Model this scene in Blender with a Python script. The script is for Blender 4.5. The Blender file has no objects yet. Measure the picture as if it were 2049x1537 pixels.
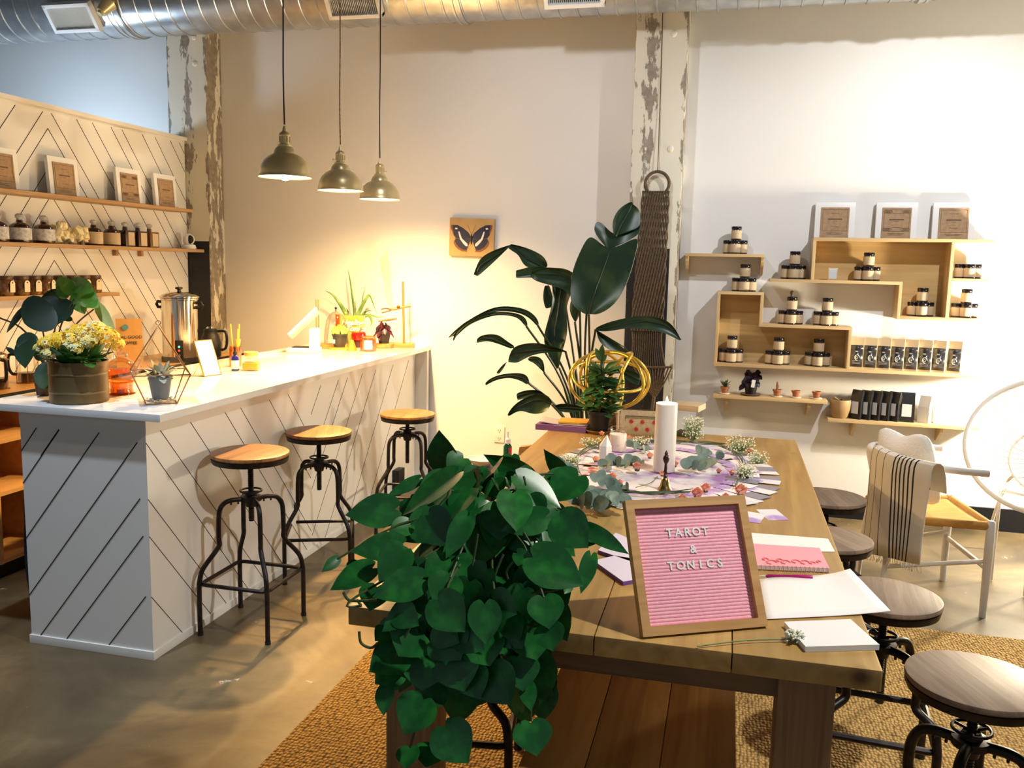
import bpy, bmesh, math, random
from mathutils import Vector, Matrix
random.seed(7)
SC = bpy.context.scene
COL = SC.collection
R = math.radians
# ------------------------------------------------------------------ camera
F_PX = 1750.0
YAW, PITCH, ROLL = -0.24079225, 0.13523509, -0.02137178
CAM = Vector((0.0, 0.0, 1.6))
_cy, _sy, _cp, _sp, _cr, _sr = math.cos(YAW), math.sin(YAW), math.cos(PITCH), math.sin(PITCH), math.cos(ROLL), math.sin(ROLL)
_r = Vector((_cy, -_sy, 0)); FWD = Vector((_sy*_cp, _cy*_cp, -_sp)); _d = FWD.cross(_r)
RIGHT = _r*_cr + _d*_sr
DOWN = -_r*_sr + _d*_cr
cam_d = bpy.data.cameras.new('camera'); cam_o = bpy.data.objects.new('camera', cam_d); COL.objects.link(cam_o)
cam_d.sensor_width = 36.0; cam_d.lens = F_PX/2049.0*36.0; cam_d.clip_start = 0.05; cam_d.clip_end = 60
cam_o.matrix_world = Matrix(((RIGHT.x, -DOWN.x, -FWD.x, CAM.x), (RIGHT.y, -DOWN.y, -FWD.y, CAM.y), (RIGHT.z, -DOWN.z, -FWD.z, CAM.z), (0, 0, 0, 1)))
SC.camera = cam_o
# ------------------------------------------------------------------ world, exposure, lights
SC.view_settings.view_transform = 'Standard'
SC.view_settings.look = 'None'
SC.view_settings.gamma = 1.0
SC.view_settings.use_curve_mapping = False
SC.view_settings.exposure = 0.55
w = bpy.data.worlds.new('world'); SC.world = w; w.use_nodes = True
w.node_tree.nodes['Background'].inputs[0].default_value = (0.75, 0.87, 1.0, 1)
w.node_tree.nodes['Background'].inputs[1].default_value = 0.17

def light(name, kind, loc, energy, col, size=0.1, target=None, spot=None, blend=0.5, sy=None):
    l = bpy.data.lights.new(name, kind); o = bpy.data.objects.new(name, l); COL.objects.link(o)
    l.energy = energy; l.color = col; o.location = loc
    if kind == 'AREA':
        l.size = size
        if sy: l.shape = 'RECTANGLE'; l.size_y = sy
    else: l.shadow_soft_size = size
    if spot: l.spot_size = R(spot); l.spot_blend = blend
    if target is not None:
        o.rotation_euler = (Vector(target)-Vector(loc)).to_track_quat('-Z', 'Y').to_euler()
    return o
WARM = (1.0, 0.60, 0.22); NEUT = (1.0, 0.95, 0.88); COOL = (0.72, 0.85, 1.0)
# track spots on the ceiling
light('track_spot_wall', 'SPOT', (1.6, 4.0, 3.45), 150, (0.96, 0.97, 1.0), 0.035, (0.7, 5.95, 1.3), 95, 0.9)
light('track_spot_table', 'SPOT', (1.5, 2.05, 3.45), 250, (1.0, 0.95, 0.87), 0.05, (0.1, 2.6, 0.76), 72, 0.8)
light('track_spot_middle', 'SPOT', (-1.2, 3.4, 3.45), 75, (0.94, 0.96, 1.0), 0.08, (-1.2, 5.95, 2.0), 78, 1.0)
light('track_spot_counter', 'SPOT', (-2.35, 2.28, 3.5), 180, COOL, 0.04, (-2.44, 2.87, 0.5), 36, 0.7)
light('lamp_next_room', 'POINT', (-4.75, 5.1, 2.2), 30, (0.66, 0.82, 1.0), 0.12)
light('lamp_right_corner', 'POINT', (2.15, 5.45, 1.15), 170, (1.0, 0.86, 0.62), 0.07)
light('lamp_shelf_wall', 'SPOT', (-2.75, 5.5, 2.95), 24, (1.0, 0.74, 0.46), 0.05, (-3.9, 4.5, 1.6), 85, 0.8)

def P(px, py, axis, val):
    d = RIGHT*((px-1024.5)/F_PX) + DOWN*((py-768.5)/F_PX) + FWD
    return CAM + d*((val-CAM[axis])/d[axis])
def PD(px, py, depth):
    return CAM + (RIGHT*((px-1024.5)/F_PX) + DOWN*((py-768.5)/F_PX) + FWD)*depth
def base(px, py, z, r=0.0):
    """foot of a round thing whose front bottom shows at px,py on the plane z"""
    p = P(px, py, 2, z); d = Vector((p.x, p.y, 0)).normalized()
    return p + d*r

# ------------------------------------------------------------------ materials
def nd(nt, t, **kw):
    n = nt.nodes.new(t)
    for k, v in kw.items(): setattr(n, k, v)
    return n
_M = {}
def mat(name, col, rough=0.5, metal=0.0, noise=None, bump=None, trans=0.0, emis=None, coat=0.0, ior=1.45, stretch=(1, 1, 1), alpha=None, sheen=0.0, sss=0.0):
    if name in _M: return _M[name]
    m = bpy.data.materials.new(name); m.use_nodes = True; nt = m.node_tree; b = nt.nodes['Principled BSDF']
    b.inputs['Base Color'].default_value = (*col, 1); b.inputs['Roughness'].default_value = rough; b.inputs['Metallic'].default_value = metal
    b.inputs['IOR'].default_value = ior
    if trans: b.inputs['Transmission Weight'].default_value = trans
    if coat: b.inputs['Coat Weight'].default_value = coat
    if sheen: b.inputs['Sheen Weight'].default_value = sheen
    if sss:
        b.inputs['Subsurface Weight'].default_value = sss; b.inputs['Subsurface Radius'].default_value = (0.05, 0.03, 0.02)
    if emis: b.inputs['Emission Color'].default_value = (*emis[0], 1); b.inputs['Emission Strength'].default_value = emis[1]
    if alpha is not None: b.inputs['Alpha'].default_value = alpha
    if noise or bump:
        tc = nd(nt, 'ShaderNodeTexCoord'); mp = nd(nt, 'ShaderNodeMapping'); mp.inputs['Scale'].default_value = stretch
        nt.links.new(tc.outputs['Object'], mp.inputs['Vector'])
    if noise:
        sc, c2, lo, hi = noise
        n = nd(nt, 'ShaderNodeTexNoise'); n.inputs['Scale'].default_value = sc; n.inputs['Detail'].default_value = 5
        nt.links.new(mp.outputs[0], n.inputs['Vector'])
        r = nd(nt, 'ShaderNodeValToRGB'); r.color_ramp.elements[0].position = lo; r.color_ramp.elements[1].position = hi
        r.color_ramp.elements[0].color = (*col, 1); r.color_ramp.elements[1].color = (*c2, 1)
        nt.links.new(n.outputs['Fac'], r.inputs[0]); nt.links.new(r.outputs[0], b.inputs['Base Color'])
    if bump:
        sc, st, dist = bump
        n = nd(nt, 'ShaderNodeTexNoise'); n.inputs['Scale'].default_value = sc; n.inputs['Detail'].default_value = 4
        nt.links.new(mp.outputs[0], n.inputs['Vector'])
        bp = nd(nt, 'ShaderNodeBump'); bp.inputs['Strength'].default_value = st; bp.inputs['Distance'].default_value = dist
        nt.links.new(n.outputs['Fac'], bp.inputs['Height']); nt.links.new(bp.outputs[0], b.inputs['Normal'])
    _M[name] = m
    return m

def wood(name, c1, c2, axis=1, rough=0.45, scale=6.0, knots=True, board=0.0, baxis=0, boff=0.0):
    """grain running along axis; board > 0 varies the tone from board to board across baxis"""
    if name in _M: return _M[name]
    m = bpy.data.materials.new(name); m.use_nodes = True; nt = m.node_tree; b = nt.nodes['Principled BSDF']
    tc = nd(nt, 'ShaderNodeTexCoord'); mp = nd(nt, 'ShaderNodeMapping')
    s = [scale*2.2]*3; s[axis] = scale*0.16; mp.inputs['Scale'].default_value = s
    nt.links.new(tc.outputs['Object'], mp.inputs['Vector'])
    n = nd(nt, 'ShaderNodeTexNoise'); n.inputs['Scale'].default_value = 2.2; n.inputs['Detail'].default_value = 7; n.inputs['Distortion'].default_value = 1.3
    nt.links.new(mp.outputs[0], n.inputs['Vector'])
    r = nd(nt, 'ShaderNodeValToRGB'); e = r.color_ramp.elements
    e[0].position = 0.3; e[1].position = 0.7; e[0].color = (*c2, 1); e[1].color = (*c1, 1)
    nt.links.new(n.outputs['Fac'], r.inputs[0]); out = r.outputs[0]
    if knots:
        v = nd(nt, 'ShaderNodeTexVoronoi'); v.inputs['Scale'].default_value = 3.1
        mp2 = nd(nt, 'ShaderNodeMapping'); s2 = [1.0]*3; s2[axis] = 0.55; mp2.inputs['Scale'].default_value = s2
        nt.links.new(tc.outputs['Object'], mp2.inputs['Vector']); nt.links.new(mp2.outputs[0], v.inputs['Vector'])
        rr = nd(nt, 'ShaderNodeValToRGB'); rr.color_ramp.elements[0].position = 0.03; rr.color_ramp.elements[1].position = 0.09
        rr.color_ramp.elements[0].color = (1, 1, 1, 1); rr.color_ramp.elements[1].color = (0, 0, 0, 1)
        nt.links.new(v.outputs['Distance'], rr.inputs[0])
        mx = nd(nt, 'ShaderNodeMixRGB'); mx.inputs['Color2'].default_value = (*[c*0.35 for c in c2], 1)
        nt.links.new(rr.outputs[0], mx.inputs['Fac']); nt.links.new(out, mx.inputs['Color1']); out = mx.outputs[0]
    if board:
        sx = nd(nt, 'ShaderNodeSeparateXYZ'); nt.links.new(tc.outputs['Object'], sx.inputs[0])
        dv = nd(nt, 'ShaderNodeMath', operation='MULTIPLY_ADD'); dv.inputs[1].default_value = 1.0/board; dv.inputs[2].default_value = -boff/board
        nt.links.new(sx.outputs[baxis], dv.inputs[0])
        fl = nd(nt, 'ShaderNodeMath', operation='FLOOR'); nt.links.new(dv.outputs[0], fl.inputs[0])
        wn = nd(nt, 'ShaderNodeTexWhiteNoise', noise_dimensions='1D'); nt.links.new(fl.outputs[0], wn.inputs['W'])
        mr = nd(nt, 'ShaderNodeMapRange'); mr.inputs['To Min'].default_value = 0.72; mr.inputs['To Max'].default_value = 1.15
        nt.links.new(wn.outputs['Value'], mr.inputs[0])
        vm = nd(nt, 'ShaderNodeVectorMath', operation='SCALE'); nt.links.new(out, vm.inputs[0]); nt.links.new(mr.outputs[0], vm.inputs['Scale']); out = vm.outputs[0]
    nt.links.new(out, b.inputs['Base Color'])
    bp = nd(nt, 'ShaderNodeBump'); bp.inputs['Strength'].default_value = 0.25; bp.inputs['Distance'].default_value = 0.002
    nt.links.new(n.outputs['Fac'], bp.inputs['Height']); nt.links.new(bp.outputs[0], b.inputs['Normal'])
    b.inputs['Roughness'].default_value = rough
    _M[name] = m
    return m

def glassm(name, col=(1, 1, 1), rough=0.0, tint=0.15):
    """thin clear glass: mostly transparent with a glossy film"""
    if name in _M: return _M[name]
    m = bpy.data.materials.new(name); m.use_nodes = True; nt = m.node_tree; nt.nodes.remove(nt.nodes['Principled BSDF'])
    o = nt.nodes['Material Output']
    t = nd(nt, 'ShaderNodeBsdfTransparent'); t.inputs[0].default_value = (*col, 1)
    g = nd(nt, 'ShaderNodeBsdfGlossy'); g.inputs['Roughness'].default_value = 0.03+rough
    f = nd(nt, 'ShaderNodeFresnel'); f.inputs[0].default_value = 1.5
    ad = nd(nt, 'ShaderNodeMath', operation='MULTIPLY_ADD'); ad.inputs[1].default_value = 0.45; ad.inputs[2].default_value = tint*0.2; nt.links.new(f.outputs[0], ad.inputs[0])
    mx = nd(nt, 'ShaderNodeMixShader'); nt.links.new(ad.outputs[0], mx.inputs[0]); nt.links.new(t.outputs[0], mx.inputs[1]); nt.links.new(g.outputs[0], mx.inputs[2])
    nt.links.new(mx.outputs[0], o.inputs[0]); _M[name] = m
    return m

# ------------------------------------------------------------------ mesh builder
class MB:
    def __init__(s): s.bm = bmesh.new(); s.mi = 0
    def _f(s, faces):
        for f in faces: f.material_index = s.mi; f.smooth = True
        return faces
    def box(s, c, size, rot=None, bevel=0.0, seg=2):
        m = Matrix.Translation(Vector(c)) @ ((rot.to_4x4() if rot is not None else Matrix.Identity(4)) @ Matrix.Diagonal((*size, 1)))
        g = bmesh.ops.create_cube(s.bm, size=1.0, matrix=m)
        fs = list({f for v in g['verts'] for f in v.link_faces}); s._f(fs)
        if bevel:
            es = list({e for v in g['verts'] for e in v.link_edges})
            r = bmesh.ops.bevel(s.bm, geom=es, offset=bevel, segments=seg, profile=0.7, affect='EDGES'); s._f(r['faces'])
        return s
    def bx(s, x0, x1, y0, y1, z0, z1, bevel=0.0): return s.box(((x0+x1)/2, (y0+y1)/2, (z0+z1)/2), (x1-x0, y1-y0, z1-z0), None, bevel)
    def ring(s, c, u, v, r, n): return [s.bm.verts.new(c + u*(r*math.cos(2*math.pi*i/n)) + v*(r*math.sin(2*math.pi*i/n))) for i in range(n)]
    def bridge(s, a, b):
        n = len(a); s._f([s.bm.faces.new((a[i], a[(i+1) % n], b[(i+1) % n], b[i])) for i in range(n)])
    def tube(s, pts, r, n=8, closed=False, caps=True, flat=1.0):
        pts = [Vector(p) for p in pts]; k = len(pts); rr = r if isinstance(r, (list, tuple)) else [r]*k
        rings = []; up = None
        for i, p in enumerate(pts):
            if closed: t = pts[(i+1) % k]-pts[i-1]
            else: t = pts[min(i+1, k-1)]-pts[max(i-1, 0)]
            t.normalize()
            if up is None:
                up = t.orthogonal().normalized()
            else:
                up = (up - t*up.dot(t))
                up = up.normalized() if up.length > 1e-6 else t.orthogonal().normalized()
            v = t.cross(up)
            rings.append(s.ring(p, up, v*flat, max(rr[i], 1e-5), n))
        for i in range(k-1): s.bridge(rings[i], rings[i+1])
        if closed:
            a, b = rings[-1], rings[0]
            best = min(range(n), key=lambda o: sum((a[j].co-b[(j+o) % n].co).length for j in range(0, n, 2)))
            s.bridge(a, b[best:]+b[:best])
        elif caps:
            s._f([s.bm.faces.new(rings[0][::-1]), s.bm.faces.new(rings[-1])])
        return s
    def cyl(s, p0, p1, r0, r1=None, n=16): return s.tube([p0, p1], [r0, r0 if r1 is None else r1], n)
    def lathe(s, prof, c=(0, 0, 0), n=24, caps=True, rot=None):
        c = Vector(c); rings = []
        for r, z in prof:
            if r < 1e-5: rings.append([s.bm.verts.new(c + ((rot @ Vector((0, 0, z))) if rot is not None else Vector((0, 0, z))))])
            else:
                ring = []
                for i in range(n):
                    p = Vector((r*math.cos(2*math.pi*i/n), r*math.sin(2*math.pi*i/n), z))
                    ring.append(s.bm.verts.new(c + (rot @ p if rot is not None else p)))
                rings.append(ring)
        for a, b in zip(rings, rings[1:]):
            if len(a) == 1 and len(b) == 1: continue
            if len(a) == 1: s._f([s.bm.faces.new((a[0], b[(i+1) % n], b[i])) for i in range(n)])
            elif len(b) == 1: s._f([s.bm.faces.new((a[i], a[(i+1) % n], b[0])) for i in range(n)])
            else: s.bridge(a, b)
        if caps:
            if len(rings[0]) > 1: s._f([s.bm.faces.new(rings[0][::-1])])
            if len(rings[-1]) > 1: s._f([s.bm.faces.new(rings[-1])])
        return s
    def face(s, pts):
        s._f([s.bm.faces.new([s.bm.verts.new(Vector(p)) for p in pts])]); return s
    def grid(s, rows):
        vs = [[s.bm.verts.new(Vector(p)) for p in r] for r in rows]
        for a, b in zip(vs, vs[1:]):
            for i in range(len(a)-1): s._f([s.bm.faces.new((a[i], a[i+1], b[i+1], b[i]))])
        return s
    def prism(s, pts, vec):
        """polygon pts (3D) extruded by vec"""
        a = [s.bm.verts.new(Vector(p)) for p in pts]; b = [s.bm.verts.new(Vector(p)+Vector(vec)) for p in pts]; n = len(a)
        s._f([s.bm.faces.new(a[::-1]), s.bm.faces.new(b)])
        s._f([s.bm.faces.new((a[i], a[(i+1) % n], b[(i+1) % n], b[i])) for i in range(n)]); return s
    def ball(s, c, r, sub=2, scale=(1, 1, 1), jit=0.0):
        g = bmesh.ops.create_icosphere(s.bm, subdivisions=sub, radius=r, matrix=Matrix.Translation(Vector(c)) @ Matrix.Diagonal((*scale, 1)))
        if jit:
            for v in g['verts']: v.co += (v.co-Vector(c))*random.uniform(-jit, jit)
        s._f(list({f for v in g['verts'] for f in v.link_faces})); return s
    def build(s, name, mats, parent=None, world=None, ang=40, thick=0.0, kind=None, label=None):
        bmesh.ops.recalc_face_normals(s.bm, faces=s.bm.faces[:])
        me = bpy.data.meshes.new(name); s.bm.to_mesh(me); s.bm.free()
        if not isinstance(mats, (list, tuple)): mats = [mats]
        for m in mats: me.materials.append(m)
        me.set_sharp_from_angle(angle=R(ang))
        o = bpy.data.objects.new(name, me); COL.objects.link(o)
        if parent is not None:
            o.parent = parent
            if world:
                mw = Matrix.Translation(parent.location) @ parent.rotation_euler.to_matrix().to_4x4()
                me.transform(mw.inverted())
        if thick:
            md = o.modifiers.new('solid', 'SOLIDIFY'); md.thickness = thick; md.offset = 0
        if kind: o['kind'] = kind
        if label: o['label'] = label
        return o

def thing(name, label, cat, loc=(0, 0, 0), rz=0.0, group=None):
    o = bpy.data.objects.new(name, None); COL.objects.link(o); o.empty_display_size = 0.05
    o.location = Vector(loc); o.rotation_euler = (0, 0, rz); o['label'] = label; o['category'] = cat
    if group: o['group'] = group
    return o
def tag(o, label, cat, group=None, kind=None):
    o['label'] = label; o['category'] = cat
    if group: o['group'] = group
    if kind: o['kind'] = kind
    return o
def center_origin(o):
    """a one-mesh thing gets its origin at its own foot"""
    vs = [v.co for v in o.data.vertices]; n = len(vs)
    c = Vector((sum(v.x for v in vs)/n, sum(v.y for v in vs)/n, min(v.z for v in vs)))
    o.data.transform(Matrix.Translation(-c)); o.location = o.location + c
    return o
def dup(root, loc=None, rz=None, label=None, group=None):
    r = root.copy(); COL.objects.link(r)
    if loc is not None: r.location = Vector(loc)
    if rz is not None: r.rotation_euler = (0, 0, rz)
    if label: r['label'] = label
    if group: r['group'] = group
    for ch in list(root.children):
        c = ch.copy(); COL.objects.link(c); c.parent = r; c.matrix_parent_inverse = ch.matrix_parent_inverse
        for g in list(ch.children):
            d = g.copy(); COL.objects.link(d); d.parent = c; d.matrix_parent_inverse = g.matrix_parent_inverse
    return r
def text_bm(txt, size, depth, mw, font_shear=0.0, bold=0.0, align='CENTER', spacing=1.0):
    cu = bpy.data.curves.new('lettering', 'FONT'); cu.body = txt; cu.size = size; cu.extrude = depth; cu.align_x = align; cu.align_y = 'CENTER'
    cu.shear = font_shear; cu.offset = bold; cu.space_character = spacing; cu.resolution_u = 3
    ob = bpy.data.objects.new('lettering', cu); COL.objects.link(ob)
    dg = bpy.context.evaluated_depsgraph_get(); me = bpy.data.meshes.new_from_object(ob.evaluated_get(dg))
    bpy.data.objects.remove(ob); bpy.data.curves.remove(cu)
    me.transform(mw); return me
def text_obj(name, txt, size, depth, mw, m, parent, **kw):
    me = text_bm(txt, size, depth, mw, **kw); me.materials.clear(); me.materials.append(m); me.name = name
    o = bpy.data.objects.new(name, me); COL.objects.link(o); o.parent = parent
    return o
def bez(pts, n=8):
    """smooth polyline through pts (Catmull-Rom)"""
    pts = [Vector(p) for p in pts]; out = []
    for i in range(len(pts)-1):
        p0 = pts[max(i-1, 0)]; p1 = pts[i]; p2 = pts[i+1]; p3 = pts[min(i+2, len(pts)-1)]
        for k in range(n):
            t = k/n
            out.append(0.5*((2*p1)+(p2-p0)*t+(2*p0-5*p1+4*p2-p3)*t*t+(-p0+3*p1-3*p2+p3)*t**3))
    out.append(pts[-1]); return out

HEART = [(0.0, 0.30), (0.04, 0.62), (0.10, 0.80), (0.18, 0.93), (0.28, 1.0), (0.40, 0.98), (0.52, 0.88), (0.64, 0.72), (0.75, 0.53), (0.85, 0.32), (0.93, 0.14), (1.0, 0.0)]
LANCE = [(0.0, 0.05), (0.12, 0.55), (0.3, 0.95), (0.5, 1.0), (0.7, 0.75), (0.87, 0.4), (1.0, 0.0)]
ROUND = [(0.0, 0.22), (0.06, 0.55), (0.15, 0.8), (0.28, 0.96), (0.45, 1.0), (0.62, 0.93), (0.78, 0.75), (0.9, 0.5), (0.97, 0.26), (1.0, 0.05)]
def leaf(mb, b, tip, width, nrm=None, shape=HEART, fold=0.25, droop=0.0, wave=0.0, heartback=0.0):
    """leaf blade from b to tip, width across, folded along the midrib; nrm roughly the upper side"""
    b = Vector(b); tip = Vector(tip); ax = tip-b; L = ax.length
    if L < 1e-5: return
    a = ax/L
    if nrm is None: nrm = Vector((0, -0.4, 1))
    n = Vector(nrm); n = n - a*n.dot(a)
    n = n.normalized() if n.length > 1e-4 else a.orthogonal().normalized()
    sd = a.cross(n); rows = []
    for i, (t, w_) in enumerate(shape):
        mid = b + a*(L*t) - n*(droop*L*(t*t-t)*-1.0*-1.0) 
        hw = w_*width*0.5
        off = n*(fold*hw)
        wv = n*(wave*width*math.sin(i*2.1))
        back = -a*(0.13*L*max(0.0, 1-t/0.3)) if shape is HEART else Vector((0, 0, 0))
        rows.append([mid - sd*hw + off*0.8 + wv + back, mid - sd*hw*0.55 + off*0.5 + back*0.7, mid, mid + sd*hw*0.55 + off*0.5 + back*0.7, mid + sd*hw + off*0.8 - wv + back])
    mb.grid(rows)
# ------------------------------------------------------------------ material set
WALL = mat('white_wall', (0.80, 0.79, 0.76), 0.7, noise=(2.2, (0.77, 0.76, 0.73), 0.35, 0.7), bump=(60, 0.12, 0.002))
WHITE = mat('white_paint', (0.80, 0.79, 0.76), 0.45, bump=(30, 0.06, 0.001))
GAP = mat('dark_gap', (0.035, 0.025, 0.02), 0.9)
BLACKP = mat('black_paint', (0.012, 0.014, 0.022), 0.55, bump=(25, 0.3, 0.002))
IRON = mat('dark_iron', (0.018, 0.015, 0.016), 0.42, metal=0.6, noise=(30, (0.035, 0.03, 0.028), 0.4, 0.7))
STOOLWOOD = wood('stool_wood', (0.42, 0.19, 0.05), (0.20, 0.085, 0.025), axis=1, rough=0.42, scale=9, knots=False, board=0.06)
GREYWOOD = wood('grey_brown_stool_wood', (0.36, 0.26, 0.19), (0.21, 0.145, 0.105), axis=1, rough=0.5, scale=8, knots=False, board=0.07)
TABLEW = wood('table_wood', (0.62, 0.40, 0.13), (0.42, 0.24, 0.07), axis=1, rough=0.36, scale=3.2, board=0.308, boff=-0.005)
TABLEX = wood('table_end_wood', (0.42, 0.27, 0.10), (0.25, 0.15, 0.05), axis=0, rough=0.4, scale=4.5)
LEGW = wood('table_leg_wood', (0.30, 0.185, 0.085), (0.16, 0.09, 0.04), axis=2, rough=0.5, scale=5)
BENCHW = wood('bench_wood', (0.72, 0.38, 0.11), (0.48, 0.22, 0.05), axis=1, rough=0.4, scale=4.0, board=0.172)
PINE = wood('pine_shelf', (0.68, 0.50, 0.27), (0.52, 0.36, 0.17), axis=0, rough=0.55, scale=4, knots=True)
PINEB = wood('pine_back_panel', (0.60, 0.42, 0.19), (0.45, 0.29, 0.11), axis=0, rough=0.55, scale=3)
PINEV = wood('pine_upright', (0.68, 0.50, 0.27), (0.52, 0.36, 0.17), axis=2, rough=0.55, scale=4, knots=False)
SHELFY = wood('left_shelf_wood', (0.50, 0.31, 0.14), (0.34, 0.19, 0.08), axis=1, rough=0.5, scale=5, knots=False)
BRASS = mat('aged_brass', (0.86, 0.72, 0.40), 0.34, metal=0.55, noise=(6, (0.70, 0.58, 0.31), 0.35, 0.7), stretch=(1, 1, 0.1))
GOLD = mat('gold', (0.85, 0.55, 0.10), 0.25, metal=1.0)
STEEL = mat('polished_steel', (0.72, 0.68, 0.60), 0.13, metal=1.0)
GALV = mat('galvanised_duct', (0.42, 0.44, 0.46), 0.32, metal=0.85, noise=(9, (0.56, 0.58, 0.58), 0.4, 0.65), bump=(14, 0.25, 0.004))
BLKPL = mat('black_plastic', (0.008, 0.008, 0.009), 0.5)
PAPER = mat('white_paper', (0.86, 0.86, 0.87), 0.6)
KRAFT = mat('kraft_paper', (0.42, 0.28, 0.16), 0.8, noise=(40, (0.36, 0.23, 0.13), 0.4, 0.6))
KRAFTL = mat('pale_kraft_label', (0.55, 0.43, 0.28), 0.8)
INK = mat('dark_ink', (0.03, 0.025, 0.02), 0.7)
GLASS = glassm('clear_glass')
POTHOS = mat('pothos_leaf', (0.008, 0.095, 0.02), 0.33, noise=(26, (0.02, 0.19, 0.03), 0.45, 0.72))
VINE = mat('vine_stem', (0.045, 0.085, 0.025), 0.5)
DGREEN = mat('dark_green_leaf', (0.010, 0.034, 0.014), 0.36, noise=(5, (0.06, 0.10, 0.03), 0.5, 0.75))  # lighter green mottling brightened to paint in light shining through the leaves
SOIL = mat('potting_soil', (0.03, 0.02, 0.012), 0.95, bump=(60, 1.0, 0.01))

# concrete floor: stained brown grey slab with pale paint flecks
def floor_mat():
    m = bpy.data.materials.new('stained_concrete'); m.use_nodes = True; nt = m.node_tree; b = nt.nodes['Principled BSDF']
    tc = nd(nt, 'ShaderNodeTexCoord')
    n1 = nd(nt, 'ShaderNodeTexNoise'); n1.inputs['Scale'].default_value = 1.1; n1.inputs['Detail'].default_value = 8; n1.inputs['Roughness'].default_value = 0.62; n1.inputs['Distortion'].default_value = 0.6
    nt.links.new(tc.outputs['Object'], n1.inputs['Vector'])
    r = nd(nt, 'ShaderNodeValToRGB'); e = r.color_ramp.elements
    e[0].position = 0.32; e[0].color = (0.055, 0.04, 0.022, 1); e[1].position = 0.68; e[1].color = (0.32, 0.24, 0.12, 1)
    k = e.new(0.5); k.color = (0.15, 0.11, 0.055, 1)
    nt.links.new(n1.outputs['Fac'], r.inputs[0])
    n2 = nd(nt, 'ShaderNodeTexNoise'); n2.inputs['Scale'].default_value = 7; n2.inputs['Detail'].default_value = 9; n2.inputs['Roughness'].default_value = 0.7
    nt.links.new(tc.outputs['Object'], n2.inputs['Vector'])
    r2 = nd(nt, 'ShaderNodeValToRGB'); r2.color_ramp.elements[0].position = 0.665; r2.color_ramp.elements[1].position = 0.68
    r2.color_ramp.elements[0].color = (0, 0, 0, 1); r2.color_ramp.elements[1].color = (1, 1, 1, 1)
    nt.links.new(n2.outputs['Fac'], r2.inputs[0])
    mx = nd(nt, 'ShaderNodeMixRGB'); mx.inputs['Color2'].default_value = (0.62, 0.58, 0.50, 1)
    nt.links.new(r2.outputs[0], mx.inputs[0]); nt.links.new(r.outputs[0], mx.inputs[1])
    n3 = nd(nt, 'ShaderNodeTexNoise'); n3.inputs['Scale'].default_value = 0.5; n3.inputs['Detail'].default_value = 3
    nt.links.new(tc.outputs['Object'], n3.inputs['Vector'])
    r3 = nd(nt, 'ShaderNodeMapRange'); r3.inputs['To Min'].default_value = 0.25; r3.inputs['To Max'].default_value = 0.6
    nt.links.new(n3.outputs['Fac'], r3.inputs[0]); nt.links.new(r3.outputs[0], b.inputs['Roughness'])
    nt.links.new(mx.outputs[0], b.inputs['Base Color'])
    bp = nd(nt, 'ShaderNodeBump'); bp.inputs['Strength'].default_value = 0.15; bp.inputs['Distance'].default_value = 0.01
    nt.links.new(n2.outputs['Fac'], bp.inputs['Height']); nt.links.new(bp.outputs[0], b.inputs['Normal'])
    return m

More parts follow.
